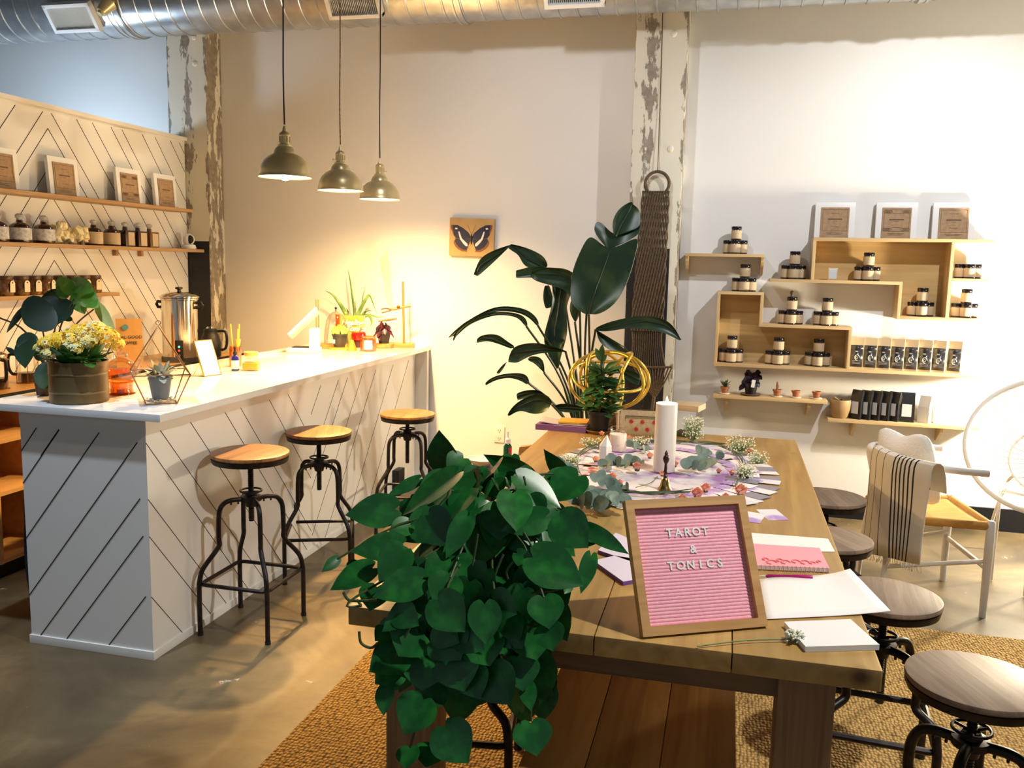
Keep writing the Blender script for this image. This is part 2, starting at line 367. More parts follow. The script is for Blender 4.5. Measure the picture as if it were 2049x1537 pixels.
def pillar_mat(name, x0, x1, xs, thr=0.46):
    """cream paint peeled to brown-grey rust along the edges and the seam xs; black painted below 1.72 m"""
    m = bpy.data.materials.new(name); m.use_nodes = True; nt = m.node_tree; b = nt.nodes['Principled BSDF']
    tc = nd(nt, 'ShaderNodeTexCoord'); sx = nd(nt, 'ShaderNodeSeparateXYZ'); nt.links.new(tc.outputs['Object'], sx.inputs[0])
    mp = nd(nt, 'ShaderNodeMapping'); mp.inputs['Scale'].default_value = (1.6, 1.6, 0.55); nt.links.new(tc.outputs['Object'], mp.inputs['Vector'])
    n = nd(nt, 'ShaderNodeTexNoise'); n.inputs['Scale'].default_value = 9; n.inputs['Detail'].default_value = 8; n.inputs['Roughness'].default_value = 0.65
    nt.links.new(mp.outputs[0], n.inputs['Vector'])
    def dist(xc, k):
        s_ = nd(nt, 'ShaderNodeMath', operation='SUBTRACT'); nt.links.new(sx.outputs[0], s_.inputs[0]); s_.inputs[1].default_value = xc
        a_ = nd(nt, 'ShaderNodeMath', operation='ABSOLUTE'); nt.links.new(s_.outputs[0], a_.inputs[0])
        k_ = nd(nt, 'ShaderNodeMath', operation='MULTIPLY'); nt.links.new(a_.outputs[0], k_.inputs[0]); k_.inputs[1].default_value = k; return k_
    d1, d2, d3 = dist(xs, 2.6), dist(x0, 5.0), dist(x1, 5.0)
    mn = nd(nt, 'ShaderNodeMath', operation='MINIMUM'); nt.links.new(d1.outputs[0], mn.inputs[0]); nt.links.new(d2.outputs[0], mn.inputs[1])
    mn2 = nd(nt, 'ShaderNodeMath', operation='MINIMUM'); nt.links.new(mn.outputs[0], mn2.inputs[0]); nt.links.new(d3.outputs[0], mn2.inputs[1])
    sb = nd(nt, 'ShaderNodeMath', operation='SUBTRACT'); nt.links.new(n.outputs['Fac'], sb.inputs[0]); nt.links.new(mn2.outputs[0], sb.inputs[1])
    mr = nd(nt, 'ShaderNodeMapRange'); mr.inputs['From Min'].default_value = thr-0.01; mr.inputs['From Max'].default_value = thr+0.02; nt.links.new(sb.outputs[0], mr.inputs[0])
    n2 = nd(nt, 'ShaderNodeTexNoise'); n2.inputs['Scale'].default_value = 30; nt.links.new(tc.outputs['Object'], n2.inputs['Vector'])
    rr = nd(nt, 'ShaderNodeValToRGB'); rr.color_ramp.elements[0].color = (0.16, 0.12, 0.085, 1); rr.color_ramp.elements[1].color = (0.42, 0.37, 0.29, 1); nt.links.new(n2.outputs['Fac'], rr.inputs[0])
    mx = nd(nt, 'ShaderNodeMixRGB'); mx.inputs[1].default_value = (0.74, 0.70, 0.58, 1); nt.links.new(mr.outputs[0], mx.inputs[0]); nt.links.new(rr.outputs[0], mx.inputs[2])
    # black lower paint
    n3 = nd(nt, 'ShaderNodeMath', operation='LESS_THAN'); n3.inputs[1].default_value = 1.725; nt.links.new(sx.outputs[2], n3.inputs[0])
    cx = nd(nt, 'ShaderNodeMath', operation='LESS_THAN'); cx.inputs[1].default_value = x1-0.055 if x1 > -1 else x1-0.01; nt.links.new(sx.outputs[0], cx.inputs[0])
    an = nd(nt, 'ShaderNodeMath', operation='MULTIPLY'); nt.links.new(n3.outputs[0], an.inputs[0]); nt.links.new(cx.outputs[0], an.inputs[1])
    mx2 = nd(nt, 'ShaderNodeMixRGB'); mx2.inputs[2].default_value = (0.010, 0.012, 0.02, 1); nt.links.new(an.outputs[0], mx2.inputs[0]); nt.links.new(mx.outputs[0], mx2.inputs[1])
    nt.links.new(mx2.outputs[0], b.inputs['Base Color']); b.inputs['Roughness'].default_value = 0.6
    bp = nd(nt, 'ShaderNodeBump'); bp.inputs['Strength'].default_value = 0.7; bp.inputs['Distance'].default_value = 0.004; bp.invert = True
    nt.links.new(mr.outputs[0], bp.inputs['Height']); nt.links.new(bp.outputs[0], b.inputs['Normal'])
    return m

def rug_mat():
    m = bpy.data.materials.new('chunky_jute'); m.use_nodes = True; nt = m.node_tree; b = nt.nodes['Principled BSDF']
    tc = nd(nt, 'ShaderNodeTexCoord'); mp = nd(nt, 'ShaderNodeMapping'); mp.inputs['Scale'].default_value = (85, 62, 1); nt.links.new(tc.outputs['Object'], mp.inputs[0])
    v = nd(nt, 'ShaderNodeTexVoronoi'); v.inputs['Scale'].default_value = 1.0; v.inputs['Randomness'].default_value = 0.55; nt.links.new(mp.outputs[0], v.inputs['Vector'])
    r = nd(nt, 'ShaderNodeValToRGB'); e = r.color_ramp.elements; e[0].position = 0.15; e[0].color = (0.68, 0.45, 0.16, 1); e[1].position = 0.8; e[1].color = (0.16, 0.08, 0.02, 1)
    k = e.new(0.5); k.color = (0.52, 0.32, 0.10, 1)
    nt.links.new(v.outputs['Distance'], r.inputs[0])
    n = nd(nt, 'ShaderNodeTexNoise'); n.inputs['Scale'].default_value = 3.5; nt.links.new(tc.outputs['Object'], n.inputs[0])
    mr = nd(nt, 'ShaderNodeMapRange'); mr.inputs['To Min'].default_value = 0.7; mr.inputs['To Max'].default_value = 1.3; nt.links.new(n.outputs['Fac'], mr.inputs[0])
    vm = nd(nt, 'ShaderNodeVectorMath', operation='SCALE'); nt.links.new(r.outputs[0], vm.inputs[0]); nt.links.new(mr.outputs[0], vm.inputs['Scale'])
    nt.links.new(vm.outputs[0], b.inputs['Base Color']); b.inputs['Roughness'].default_value = 0.95
    bp = nd(nt, 'ShaderNodeBump'); bp.invert = True; bp.inputs['Strength'].default_value = 1.0; bp.inputs['Distance'].default_value = 0.012
    nt.links.new(v.outputs['Distance'], bp.inputs['Height']); nt.links.new(bp.outputs[0], b.inputs['Normal'])
    return m

# ------------------------------------------------------------------ the room
YW = 5.95
def struct(name, mb, m, **kw):
    o = mb.build(name, m, **kw); o['kind'] = 'structure'; return o
struct('floor', MB().bx(-6.6, 3.7, -1.5, 6.1, -0.1, 0), floor_mat())
struct('ceiling', MB().bx(-6.6, 3.7, -1.5, 6.1, 3.75, 3.85), mat('dark_ceiling', (0.10, 0.10, 0.10), 0.9))

def wall_mat():
    """painted plaster with one damaged, scraped streak behind the counter end"""
    m = bpy.data.materials.new('back_wall_plaster'); m.use_nodes = True; nt = m.node_tree; b = nt.nodes['Principled BSDF']
    tc = nd(nt, 'ShaderNodeTexCoord'); sx = nd(nt, 'ShaderNodeSeparateXYZ'); nt.links.new(tc.outputs['Object'], sx.inputs[0])
    n = nd(nt, 'ShaderNodeTexNoise'); n.inputs['Scale'].default_value = 2.0; n.inputs['Detail'].default_value = 6; nt.links.new(tc.outputs['Object'], n.inputs[0])
    r = nd(nt, 'ShaderNodeValToRGB'); r.color_ramp.elements[0].color = (0.76, 0.755, 0.735, 1); r.color_ramp.elements[1].color = (0.81, 0.80, 0.785, 1); nt.links.new(n.outputs['Fac'], r.inputs[0])
    def band(sock, c, h):
        s_ = nd(nt, 'ShaderNodeMath', operation='SUBTRACT'); nt.links.new(sock, s_.inputs[0]); s_.inputs[1].default_value = c
        a_ = nd(nt, 'ShaderNodeMath', operation='ABSOLUTE'); nt.links.new(s_.outputs[0], a_.inputs[0])
        d_ = nd(nt, 'ShaderNodeMath', operation='DIVIDE'); nt.links.new(a_.outputs[0], d_.inputs[0]); d_.inputs[1].default_value = h; return d_
    n2 = nd(nt, 'ShaderNodeTexNoise'); n2.inputs['Scale'].default_value = 12; n2.inputs['Detail'].default_value = 6; nt.links.new(tc.outputs['Object'], n2.inputs[0])
    tilt = nd(nt, 'ShaderNodeMath', operation='MULTIPLY_ADD'); tilt.inputs[1].default_value = 0.13; tilt.inputs[2].default_value = 0.0; nt.links.new(sx.outputs[2], tilt.inputs[0])
    xs = nd(nt, 'ShaderNodeMath', operation='ADD'); nt.links.new(sx.outputs[0], xs.inputs[0]); nt.links.new(tilt.outputs[0], xs.inputs[1])
    bx_, bz_ = band(xs.outputs[0], -2.215, 0.05), band(sx.outputs[2], 1.45, 0.36)
    mxm = nd(nt, 'ShaderNodeMath', operation='MAXIMUM'); nt.links.new(bx_.outputs[0], mxm.inputs[0]); nt.links.new(bz_.outputs[0], mxm.inputs[1])
    ad = nd(nt, 'ShaderNodeMath', operation='ADD'); nt.links.new(mxm.outputs[0], ad.inputs[0]); nt.links.new(n2.outputs['Fac'], ad.inputs[1])
    mr = nd(nt, 'ShaderNodeMapRange'); mr.inputs['From Min'].default_value = 1.15; mr.inputs['From Max'].default_value = 1.05; nt.links.new(ad.outputs[0], mr.inputs[0])
    mx = nd(nt, 'ShaderNodeMixRGB'); mx.inputs[2].default_value = (0.70, 0.64, 0.53, 1); nt.links.new(mr.outputs[0], mx.inputs[0]); nt.links.new(r.outputs[0], mx.inputs[1])
    nt.links.new(mx.outputs[0], b.inputs['Base Color']); b.inputs['Roughness'].default_value = 0.75
    bp = nd(nt, 'ShaderNodeBump'); bp.inputs['Strength'].default_value = 0.5; bp.inputs['Distance'].default_value = 0.004
    nt.links.new(mr.outputs[0], bp.inputs['Height']); nt.links.new(bp.outputs[0], b.inputs['Normal'])
    return m
struct('wall_back', MB().bx(-6.6, 3.7, YW, YW+0.15, 0, 3.75), wall_mat())
GREYW = mat('grey_side_wall', (0.25, 0.24, 0.23), 0.8)
struct('wall_right', MB().bx(3.55, 3.7, -1.5, YW, 0, 3.75), GREYW)
struct('wall_left', MB().bx(-6.6, -6.45, -1.5, YW, 0, 3.75), GREYW)
struct('baseboard_back', MB().bx(-3.7, -0.66, YW-0.018, YW, 0, 0.145).bx(-0.33, 3.55, YW-0.018, YW, 0, 0.145), mat('black_baseboard', (0.008, 0.009, 0.014), 0.4))
for nm, x0, x1, xs in (('pillar', -4.03, -3.71, -3.87), ('pillar', -0.66, -0.335, -0.555)):
    mb = MB().bx(x0, x1, 5.76, YW, 0, 3.75, 0.006)
    for z in (3.05, 2.35) if x1 > -1 else (3.16, 2.98):
        for xx in ((x0+0.08, x1-0.08) if x1 > -1 and z < 3 else (x1-0.09,)):
            mb.ball((xx, 5.76, z), 0.022, 2, (1, 0.4, 1))
    struct(nm, mb, pillar_mat('peeling_paint', x0, x1, xs))

# chevron clad partition behind the bar
def grooves(mb, segs, w=0.005, ax='x', at=0.0, eps=0.0015):
    """dark open joints between boards as thin inlaid strips; segs in (u, z) on the plane"""
    for (u0, z0), (u1, z1) in segs:
        d = Vector((u1-u0, z1-z0)); 
        if d.length < 0.02: continue
        n = Vector((-d.y, d.x)).normalized()*w/2
        q = [(u0-n.x, z0-n.y), (u1-n.x, z1-n.y), (u1+n.x, z1+n.y), (u0+n.x, z0+n.y)]
        if ax == 'x': mb.prism([(at-eps, u, z) for u, z in q], (eps*2, 0, 0))
        else: mb.prism([(u, at-eps, z) for u, z in q], (0, eps*2, 0))
def clip(u0, z0, ang, umin, umax, zmin, zmax):
    """segment from (u0,z0) along ang (degrees) clipped by the rectangle"""
    c, s_ = math.cos(R(ang)), math.sin(R(ang)); t0, t1 = 0.0, 9.0
    for o, d, lo, hi in ((u0, c, umin, umax), (z0, s_, zmin, zmax)):
        if abs(d) < 1e-9: continue
        a, b_ = (lo-o)/d, (hi-o)/d
        if a > b_: a, b_ = b_, a
        t0, t1 = max(t0, a), min(t1, b_)
    if t1 <= t0: return None
    return ((u0+c*t0, z0+s_*t0), (u0+c*t1, z0+s_*t1))
XP = -3.9
mb = MB().bx(XP-0.12, XP, 2.2, 5.755, 0, 2.44); mb.mi = 1; segs = []
z = -3.2; k = 0
while z < 5.0:
    z += (0.21, 0.13, 0.25, 0.17)[k % 4]; k += 1
    a = clip(4.43, z, -51, 4.43, 5.75, 0.0, 2.42); b_ = clip(4.43, z, -129, 2.2, 4.43, 0.0, 2.42)
    segs += [q for q in (a, b_) if q]
grooves(mb, segs, 0.0035, 'x', XP)
struct('wall_partition', mb, [WHITE, GAP])
struct('trim_1', MB().bx(XP-0.14, XP+0.025, 2.2, 5.755, 2.44, 2.465, 0.003), WHITE)

# ------------------------------------------------------------------ rug
mb = MB().bx(-1.37, 1.95, 1.0, 4.12, 0.0, 0.008)
rug = tag(center_origin(mb.build('jute_rug', rug_mat())), 'large chunky woven golden jute rug lying under the long table', 'rug')

# ------------------------------------------------------------------ bar counter
ZC = 1.01; CX0, CX1, CY0 = -2.91, -2.07, 2.85
BX0, BX1, BY0 = -2.745, -2.165, 2.89
t = thing('bar_counter', 'long white bar counter with diagonal board cladding and glossy white top', 'counter', (-2.45, 4.4, 0))
MB().bx(CX0, CX1, CY0, YW-0.001, ZC-0.03, ZC, 0.003).build('worktop', mat('glossy_white_top', (0.82, 0.82, 0.81), 0.12, coat=0.3), t, True)
mb = MB().bx(BX0, BX1, BY0, YW-0.02, 0, ZC-0.03); mb.mi = 1
segs = [((-2.667, .913), (-2.745, .814)), ((-2.56, .912), (-2.745, .68)), ((-2.374, .914), (-2.745, .449)), ((-2.203, .886), (-2.745, .205)),
        ((-2.2, .662), (-2.70, .036)), ((-2.192, .511), (-2.573, .036)), ((-2.19, .263), (-2.371, .036)), ((-2.56, .914), (-2.652, .80))]
grooves(mb, segs, 0.004, 'y', BY0)
segs = []
for z in (.886, .662, .511, .263):
    q = clip(2.89, z, -50, 2.89, 4.26, .036, .92); segs.append(q)
for u in (2.98, 3.18, 3.44, 3.57, 3.83, 4.02):
    q = clip(u, .92, -49, 2.89, 4.26, .036, .92)
    if q: segs.append(q)
for z in (1.2, .92, .775, .51, .36, .1):
    q = clip(4.27, z, 50, 4.27, 5.9, .036, .92)
    if q: segs.append(q)
for z in (-.15, -.5, -.85): 
    q = clip(4.27, z, 50, 4.27, 5.9, .036, .92)
    if q: segs.append(q)
grooves(mb, segs, 0.0022, 'x', BX1)
mb.build('cladding', [WHITE, GAP], t, True)
MB().bx(BX0-0.006, BX1+0.007, BY0-0.007, YW-0.02, 0, 0.036, 0.002).build('skirting', WHITE, t, True)
MB().bx(BX0, BX1+0.004, BY0-0.004, YW-0.02, 0.925, ZC-0.03).build('top_rail', WHITE, t, True)
MB().bx(BX1+0.001, CX1-0.005, YW-0.06, YW-0.022, 0, ZC-0.03).build('end_panel', WHITE, t, True)
tag(center_origin(MB().bx(BX1+0.005, BX1+0.05, 5.45, 5.56, 0.02, 0.2, 0.004).build('junction_box', BLKPL)), 'small black box at the foot of the white bar cladding by the wall', 'box')

# back bar with open cubbies
t = thing('back_bar', 'wooden back bar with black front edge and open cubby shelves', 'counter', (-3.6, 4.4, 0))
XB = -3.40; ZB = 0.925
MB().bx(XP+0.001, XB-0.003, 2.3, 5.7, ZB-0.03, ZB).build('worktop', wood('back_bar_wood', (0.62, 0.33, 0.10), (0.48, 0.24, 0.06), axis=1, rough=0.35, scale=3, knots=False), t, True)
MB().bx(XB-0.003, XB+0.006, 2.3, 5.7, ZB-0.034, ZB+0.001).build('front_edge', BLKPL, t, True)
mb = MB().bx(XP+0.01, XP+0.03, 2.3, 5.7, 0.08, ZB-0.03)
for z in (0.08, 0.42, 0.68): mb.bx(XP+0.03, XB-0.02, 2.3, 5.7, z, z+0.02)
for y in (2.3, 2.68, 3.05, 3.43, 3.8, 4.2, 4.6, 5.1, 5.68): mb.bx(XP+0.03, XB-0.015, y, y+0.02, 0.08, ZB-0.03)
mb.build('cubby_shelves', wood('cubby_wood', (0.66, 0.40, 0.17), (0.52, 0.29, 0.11), axis=1, rough=0.5, scale=3, knots=False), t, True)
MB().bx(XP+0.01, XB-0.05, 2.3, 5.7, 0.0, 0.08).build('plinth', BLKPL, t, True)
# dark garment hanging on the staff side of the bar
mb = MB(); rows = []
for i in range(12):
    z_ = 0.62-0.05*i; rows.append([(BX0-0.02-0.03*math.sin(j*0.9+i*0.3)-0.05*math.sin(math.pi*j/9)*(1+0.05*i), 2.93+0.03*j, z_+0.01*math.sin(j)) for j in range(10)])
mb.grid(rows)
o = tag(center_origin(mb.build('apron', mat('navy_cloth', (0.01, 0.012, 0.022), 0.9), thick=0.006)), 'dark navy apron hanging on the staff side of the bar end', 'apron')

# ------------------------------------------------------------------ stools
def make_stool(name, label, seat_z, hub_z, woodm, s=1.0, tube_r=0.0105, group=None):
    t = thing(name, label, 'stool', (0, 0, 0), 0, group)
    seat = MB().lathe([(0.0, 0.0), (0.150, 0.0), (0.160, 0.003), (0.1645, 0.008), (0.1645, 0.016), (0.1635, 0.02), (0.158, 0.022), (0, 0.022)], n=48).build('seat', woodm, t)
    seat.location.z = seat_z-0.022
    rim = MB().lathe([(0.13, -0.022), (0.158, -0.02), (0.162, -0.002), (0.162, 0.001), (0.13, 0.001)], n=48).build('seat_rim', IRON, t); rim.location.z = seat_z-0.022
    mb = MB().cyl((0, 0, 0), (0, 0, -(seat_z-0.04-(hub_z-0.10))), 0.0115, n=14)
    k = 0; zz = -0.02
    L_ = seat_z-0.04-(hub_z-0.10)
    while zz > -L_+0.01: mb.lathe([(0.0115, zz), (0.0135, zz-0.002), (0.0115, zz-0.004)], n=12, caps=False); zz -= 0.008
    scr = mb.build('screw_rod', IRON, t); scr.location.z = seat_z-0.04
    mb = MB().tube([(0.045*math.cos(a), 0.045*math.sin(a), hub_z+0.035) for a in [i*2*math.pi/24 for i in range(24)]], 0.0045, 8, True)
    for a in (0, 2.09, 4.19): mb.cyl((0, 0, hub_z+0.03), (0.045*math.cos(a), 0.045*math.sin(a), hub_z+0.035), 0.004, n=6)
    mb.build('handwheel', IRON, t)
    mb = MB().lathe([(0.0, hub_z-0.035), (0.022, hub_z-0.035), (0.028, hub_z-0.012), (0.045, hub_z-0.008), (0.045, hub_z+0.012), (0.028, hub_z+0.014), (0.02, hub_z+0.03), (0, hub_z+0.03)], n=20)
    mb.build('hub', IRON, t)
    zk = hub_z*0.62; zf = 0.245*s
    rk, rf = 0.14, 0.226
    for i in range(4):
        a = math.pi/4 + i*math.pi/2; c, s_ = math.cos(a), math.sin(a)
        pr = [(0.03, hub_z), (0.085, hub_z+0.001), (0.118, hub_z-0.012), (rk-0.004, hub_z-0.05), (rk, zk+0.06), (rk+0.003, zk+0.02), (rf-0.02, zf+0.05), (rf-0.004, zf+0.0), (rf, zf-0.05), (rf, 0.012)]
        pts = bez([(r_*c, r_*s_, z_) for r_, z_ in pr], 4)
        mb = MB().tube(pts, tube_r, 10)
        for rr in (0.055, 0.085): mb.cyl((rr*c, rr*s_, hub_z-tube_r-0.008), (rr*c, rr*s_, hub_z), 0.004, n=6)
        lg = mb.build('leg', IRON, t)
        MB().cyl((rf*c, rf*s_, 0), (rf*c, rf*s_, 0.014), tube_r+0.002, n=12).build('foot_cap', BLKPL, lg)
    fz = zf-0.02; q = rf*0.985/math.sqrt(2); rc = 0.03; pts = []
    for i in range(4):
        a = math.pi/4 + i*math.pi/2
        cxx, cyy = math.copysign(q-rc, math.cos(a)), math.copysign(q-rc, math.sin(a))
        for j in range(5):
            b_ = a - math.pi/4 + j*math.pi/8
            pts.append((cxx+rc*math.cos(b_), cyy+rc*math.sin(b_), fz))
    MB().tube(pts, tube_r*0.82, 8, True).build('foot_ring', IRON, t)
    return t
st = make_stool('bar_stool', 'round wood seat bar stool nearest the corner of the white bar', 0.782, 0.575, STOOLWOOD, group='bar stools along the counter')
st.location = (-1.965, 3.31, 0)
def lower(o, dz):
    for c in o.children:
        if c.name.split('.')[0] in ('seat', 'seat_rim', 'screw_rod'): c.location.z += dz
s2 = dup(st, (-1.985, 4.0, 0), R(22), 'middle bar stool of the three standing along the white bar'); lower(s2, -0.035)
s3 = dup(st, (-1.84, 4.88, 0), R(12), 'farthest bar stool with fully sunlit orange seat, lowered close to its hub'.replace('sunlit', 'lamp lit')); lower(s3, -0.075)
ts = make_stool('table_stool', 'grey-brown round stool in the lower right corner, nearest the camera', 0.6, 0.43, GREYWOOD, 0.85, 0.0135, group='round stools around the long table')
ts.location = (0.645, 2.275, 0.009); ts.rotation_euler.z = R(20)
dup(ts, (0.52, 2.82, 0.009), R(-5), 'grey-brown round stool tucked in beside the loose white paper sheets')
dup(ts, (0.405, 3.39, 0.009), R(30), 'grey-brown round stool at the table just left of the striped throw, nearer one')
dup(ts, (0.47, 4.03, 0.009), R(10), 'farthest round stool on the right side of the table, below the low shelf')
dup(ts, (-0.74, 2.47, 0.009), R(8), 'dark stool pushed under the table behind the trailing pothos')
dup(ts, (-1.10, 4.22, 0.0), R(0), 'round stool left of the table carrying the green dropper bottle')

# ------------------------------------------------------------------ long table
ZT = 0.76
TX0, TX1, TY0, TY1 = -0.872, 0.36, 1.905, 4.53
t = thing('long_table', 'long rustic plank table of thick knotty golden wood', 'table', (-0.256, 3.2, 0))
xs = [TX0, -0.569, -0.261, 0.047, TX1]
mb = MB()
for a, b_ in zip(xs, xs[1:]): mb.bx(a+0.0012, b_-0.0012, TY0, TY1, ZT-0.048, ZT, 0.003)
mb.mi = 1; mb.bx(TX0+0.01, TX1-0.01, TY0+0.01, TY1-0.01, ZT-0.044, ZT-0.006)
mb.build('tabletop', [TABLEW, GAP], t, True)
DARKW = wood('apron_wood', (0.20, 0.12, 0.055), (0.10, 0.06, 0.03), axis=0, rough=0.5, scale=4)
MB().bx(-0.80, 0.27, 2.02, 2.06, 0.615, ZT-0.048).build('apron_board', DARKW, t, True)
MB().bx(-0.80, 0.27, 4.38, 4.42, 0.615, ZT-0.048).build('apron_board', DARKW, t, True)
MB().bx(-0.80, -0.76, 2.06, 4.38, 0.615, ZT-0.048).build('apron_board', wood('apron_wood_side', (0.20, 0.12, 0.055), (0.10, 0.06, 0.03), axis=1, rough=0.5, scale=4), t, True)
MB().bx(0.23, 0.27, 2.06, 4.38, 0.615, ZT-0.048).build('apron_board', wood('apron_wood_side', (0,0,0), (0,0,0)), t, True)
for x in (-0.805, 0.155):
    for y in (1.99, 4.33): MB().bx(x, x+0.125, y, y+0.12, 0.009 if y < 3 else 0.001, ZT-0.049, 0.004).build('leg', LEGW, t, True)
t = thing('bench', 'orange-brown plank bench pushed under the long table', 'bench', (-0.17, 2.75, 0))
xs = [-0.43, -0.275, -0.103, 0.075]; mb = MB()
for a, b_ in zip(xs, xs[1:]): mb.bx(a+0.001, b_-0.001, 1.72, 3.85, 0.385, 0.42, 0.003)
mb.build('seat', BENCHW, t, True)
for y in (1.9, 3.6):
    for x in (-0.40, -0.03): MB().bx(x, x+0.07, y, y+0.07, 0.009, 0.384, 0.003).build('leg', LEGW, t, True)
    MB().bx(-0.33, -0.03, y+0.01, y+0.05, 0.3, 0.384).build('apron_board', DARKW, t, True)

# ------------------------------------------------------------------ pendants
BULB = mat('lit_bulb', (1, 0.9, 0.7), 0.3, emis=((1.0, 0.80, 0.52), 60))
INNER = mat('shade_inner_white', (0.86, 0.84, 0.78), 0.35)
def make_pendant(label, loc, cordm, key=1, low=0.0, power=125.0):
    t = thing('pendant_lamp', label, 'lamp', loc, 0, 'brass dome pendants over the bar')
    prof = [(0.1345, 0.0), (0.131, 0.004), (0.130, 0.02), (0.124, 0.05), (0.108, 0.082), (0.083, 0.105), (0.060, 0.116), (0.057, 0.118), (0.056, 0.123), (0.052, 0.137), (0.042, 0.150), (0.034, 0.155)]
    mb = MB().lathe(prof, n=64, caps=False); mb.mi = 1
    mb.lathe([(r_-0.0025, z_-0.0015 if i > 2 else z_) for i, (r_, z_) in enumerate(prof)][1:] + [(0.0, 0.152)], n=64, caps=False)
    mb.build('lamp_shade', [BRASS, INNER], t)
    mb = MB().lathe([(0.030, 0.150), (0.036, 0.156), (0.036, 0.162), (0.027, 0.166), (0.026, 0.172), (0.026, 0.205), (0.029, 0.208), (0.029, 0.214), (0.024, 0.222), (0.012, 0.230), (0.009, 0.245), (0.006, 0.256), (0, 0.256)], n=32)
    for i in range(12):
        a = i*math.pi/6; mb.cyl((0.027*math.cos(a), 0.027*math.sin(a), 0.174), (0.027*math.cos(a), 0.027*math.sin(a), 0.204), 0.0022, n=6)
    s_ = mb.build('socket', BRASS, t)
    if key:
        MB().cyl((0.024*key, 0, 0.18), (0.044*key, -0.004, 0.18), 0.0025, n=8).ball((0.046*key, -0.004, 0.18), 0.006, 2, (0.5, 1, 1.2)).build('switch_key', BRASS, s_)
    MB().tube(bez([(0, 0, 0.255), (-0.003, 0, 0.5), (0.002, 0, 0.9), (0, 0, 3.75-loc[2])], 6), 0.0038, 8).build('cord', cordm, t)
    MB().lathe([(0, 0.015), (0.014, 0.018), (0.026, 0.035), (0.029, 0.05), (0.024, 0.068), (0.014, 0.085), (0.013, 0.11), (0, 0.11)], n=24).build('bulb', BULB, t).location.z -= low
    for c_ in t.children: c_.scale = (0.965, 0.965, 1.0 if c_.name.startswith('cord') else 0.965)
    light('pendant_light', 'SPOT', (loc[0], loc[1], loc[2]+0.004-low), power, WARM, 0.03, (loc[0], loc[1], 0), 168, 1.0)
    return t
BLKCORD = mat('black_cloth_cord', (0.012, 0.01, 0.01), 0.9)
make_pendant('brass dome pendant lamp nearest the camera, glaring white underneath', (-2.17, 4.03, 2.006), BLKCORD, 0, 0.03)
make_pendant('middle brass dome pendant lamp on a tan twisted cord', (-2.17, 4.67, 1.995), mat('tan_twisted_cord', (0.30, 0.18, 0.07), 0.8, noise=(120, (0.12, 0.07, 0.03), 0.4, 0.6)), -1)
make_pendant('farthest brass dome pendant lamp, hanging nearest the wall', (-2.17, 5.245, 1.99), BLKCORD, 1)

# ------------------------------------------------------------------ duct
t = thing('air_duct', 'galvanised spiral air duct running along the ceiling', 'duct', (-1.5, 5.51, 3.37))
RD = 0.250; yd, zd = 5.51, 3.367
Rx = Matrix.Rotation(R(90), 3, 'Y'); prof = []; x = -6.4
while x < 3.5:
    prof += [(RD, x), (RD, x+0.10), (RD+0.006, x+0.104), (RD+0.006, x+0.112), (RD, x+0.116)]; x += 0.118
MB().lathe(prof, (0, yd, zd), 40, True, Rx).build('pipe', GALV, t, True)
def coll(x): return MB().lathe([(RD, x-0.03), (RD+0.016, x-0.026), (RD+0.016, x-0.014), (RD+0.009, x-0.01), (RD+0.009, x+0.01), (RD+0.016, x+0.014), (RD+0.016, x+0.026), (RD, x+0.03)], (0, yd, zd), 40, False, Rx)
for x in (-4.1, -1.72, 0.96): coll(x).build('joint_collar', GALV, t, True)
VW = mat('white_metal_grille', (0.82, 0.82, 0.80), 0.4)
for x in (-4.42, -2.37, -0.98):
    a = R(38); cy_, cz_ = yd-(RD+0.02)*math.cos(a), zd-(RD+0.02)*math.sin(a)
    rot = Matrix.Rotation(math.pi/2+a, 3, 'X')
    def L_(u, v, w_): return Vector((x, cy_, cz_)) + rot @ Vector((u, v, w_))
    mb = MB()
    for (u, v, su, sv) in ((0, .085, .36, .024), (0, -.085, .36, .024), (.168, 0, .024, .19), (-.168, 0, .024, .19)): mb.box(L_(u, v, 0), (su, sv, 0.05), rot, 0.002)
    fr = mb.build('register', VW, t, True)
    mb = MB()
    for i in range(26): mb.box(L_(-0.15+i*0.012, 0, 0.0), (0.0022, 0.15, 0.02), rot)
    mb.mi = 1; mb.box(L_(0, 0, -0.015), (0.32, 0.16, 0.004), rot)
    mb.build('grille', [VW, mat('grille_shadow_box', (0.10, 0.09, 0.08), 0.8)], fr).data.transform(Matrix.Translation(-Vector(t.location)))
mb = MB().cyl((-4.08, 5.24, 3.26), (-4.11, 5.19, 3.19), 0.05, 0.032, 20).cyl((-4.11, 5.19, 3.19), (-4.115, 5.18, 3.175), 0.02, 0.02, 12).tube([(-4.08, 5.24, 3.26), (-4.08, 5.275, 3.28)], 0.012)
tag(center_origin(mb.build('clamp_lamp', BRASS)), 'small brass clamp lamp head fixed to the duct beside the left grille', 'lamp')
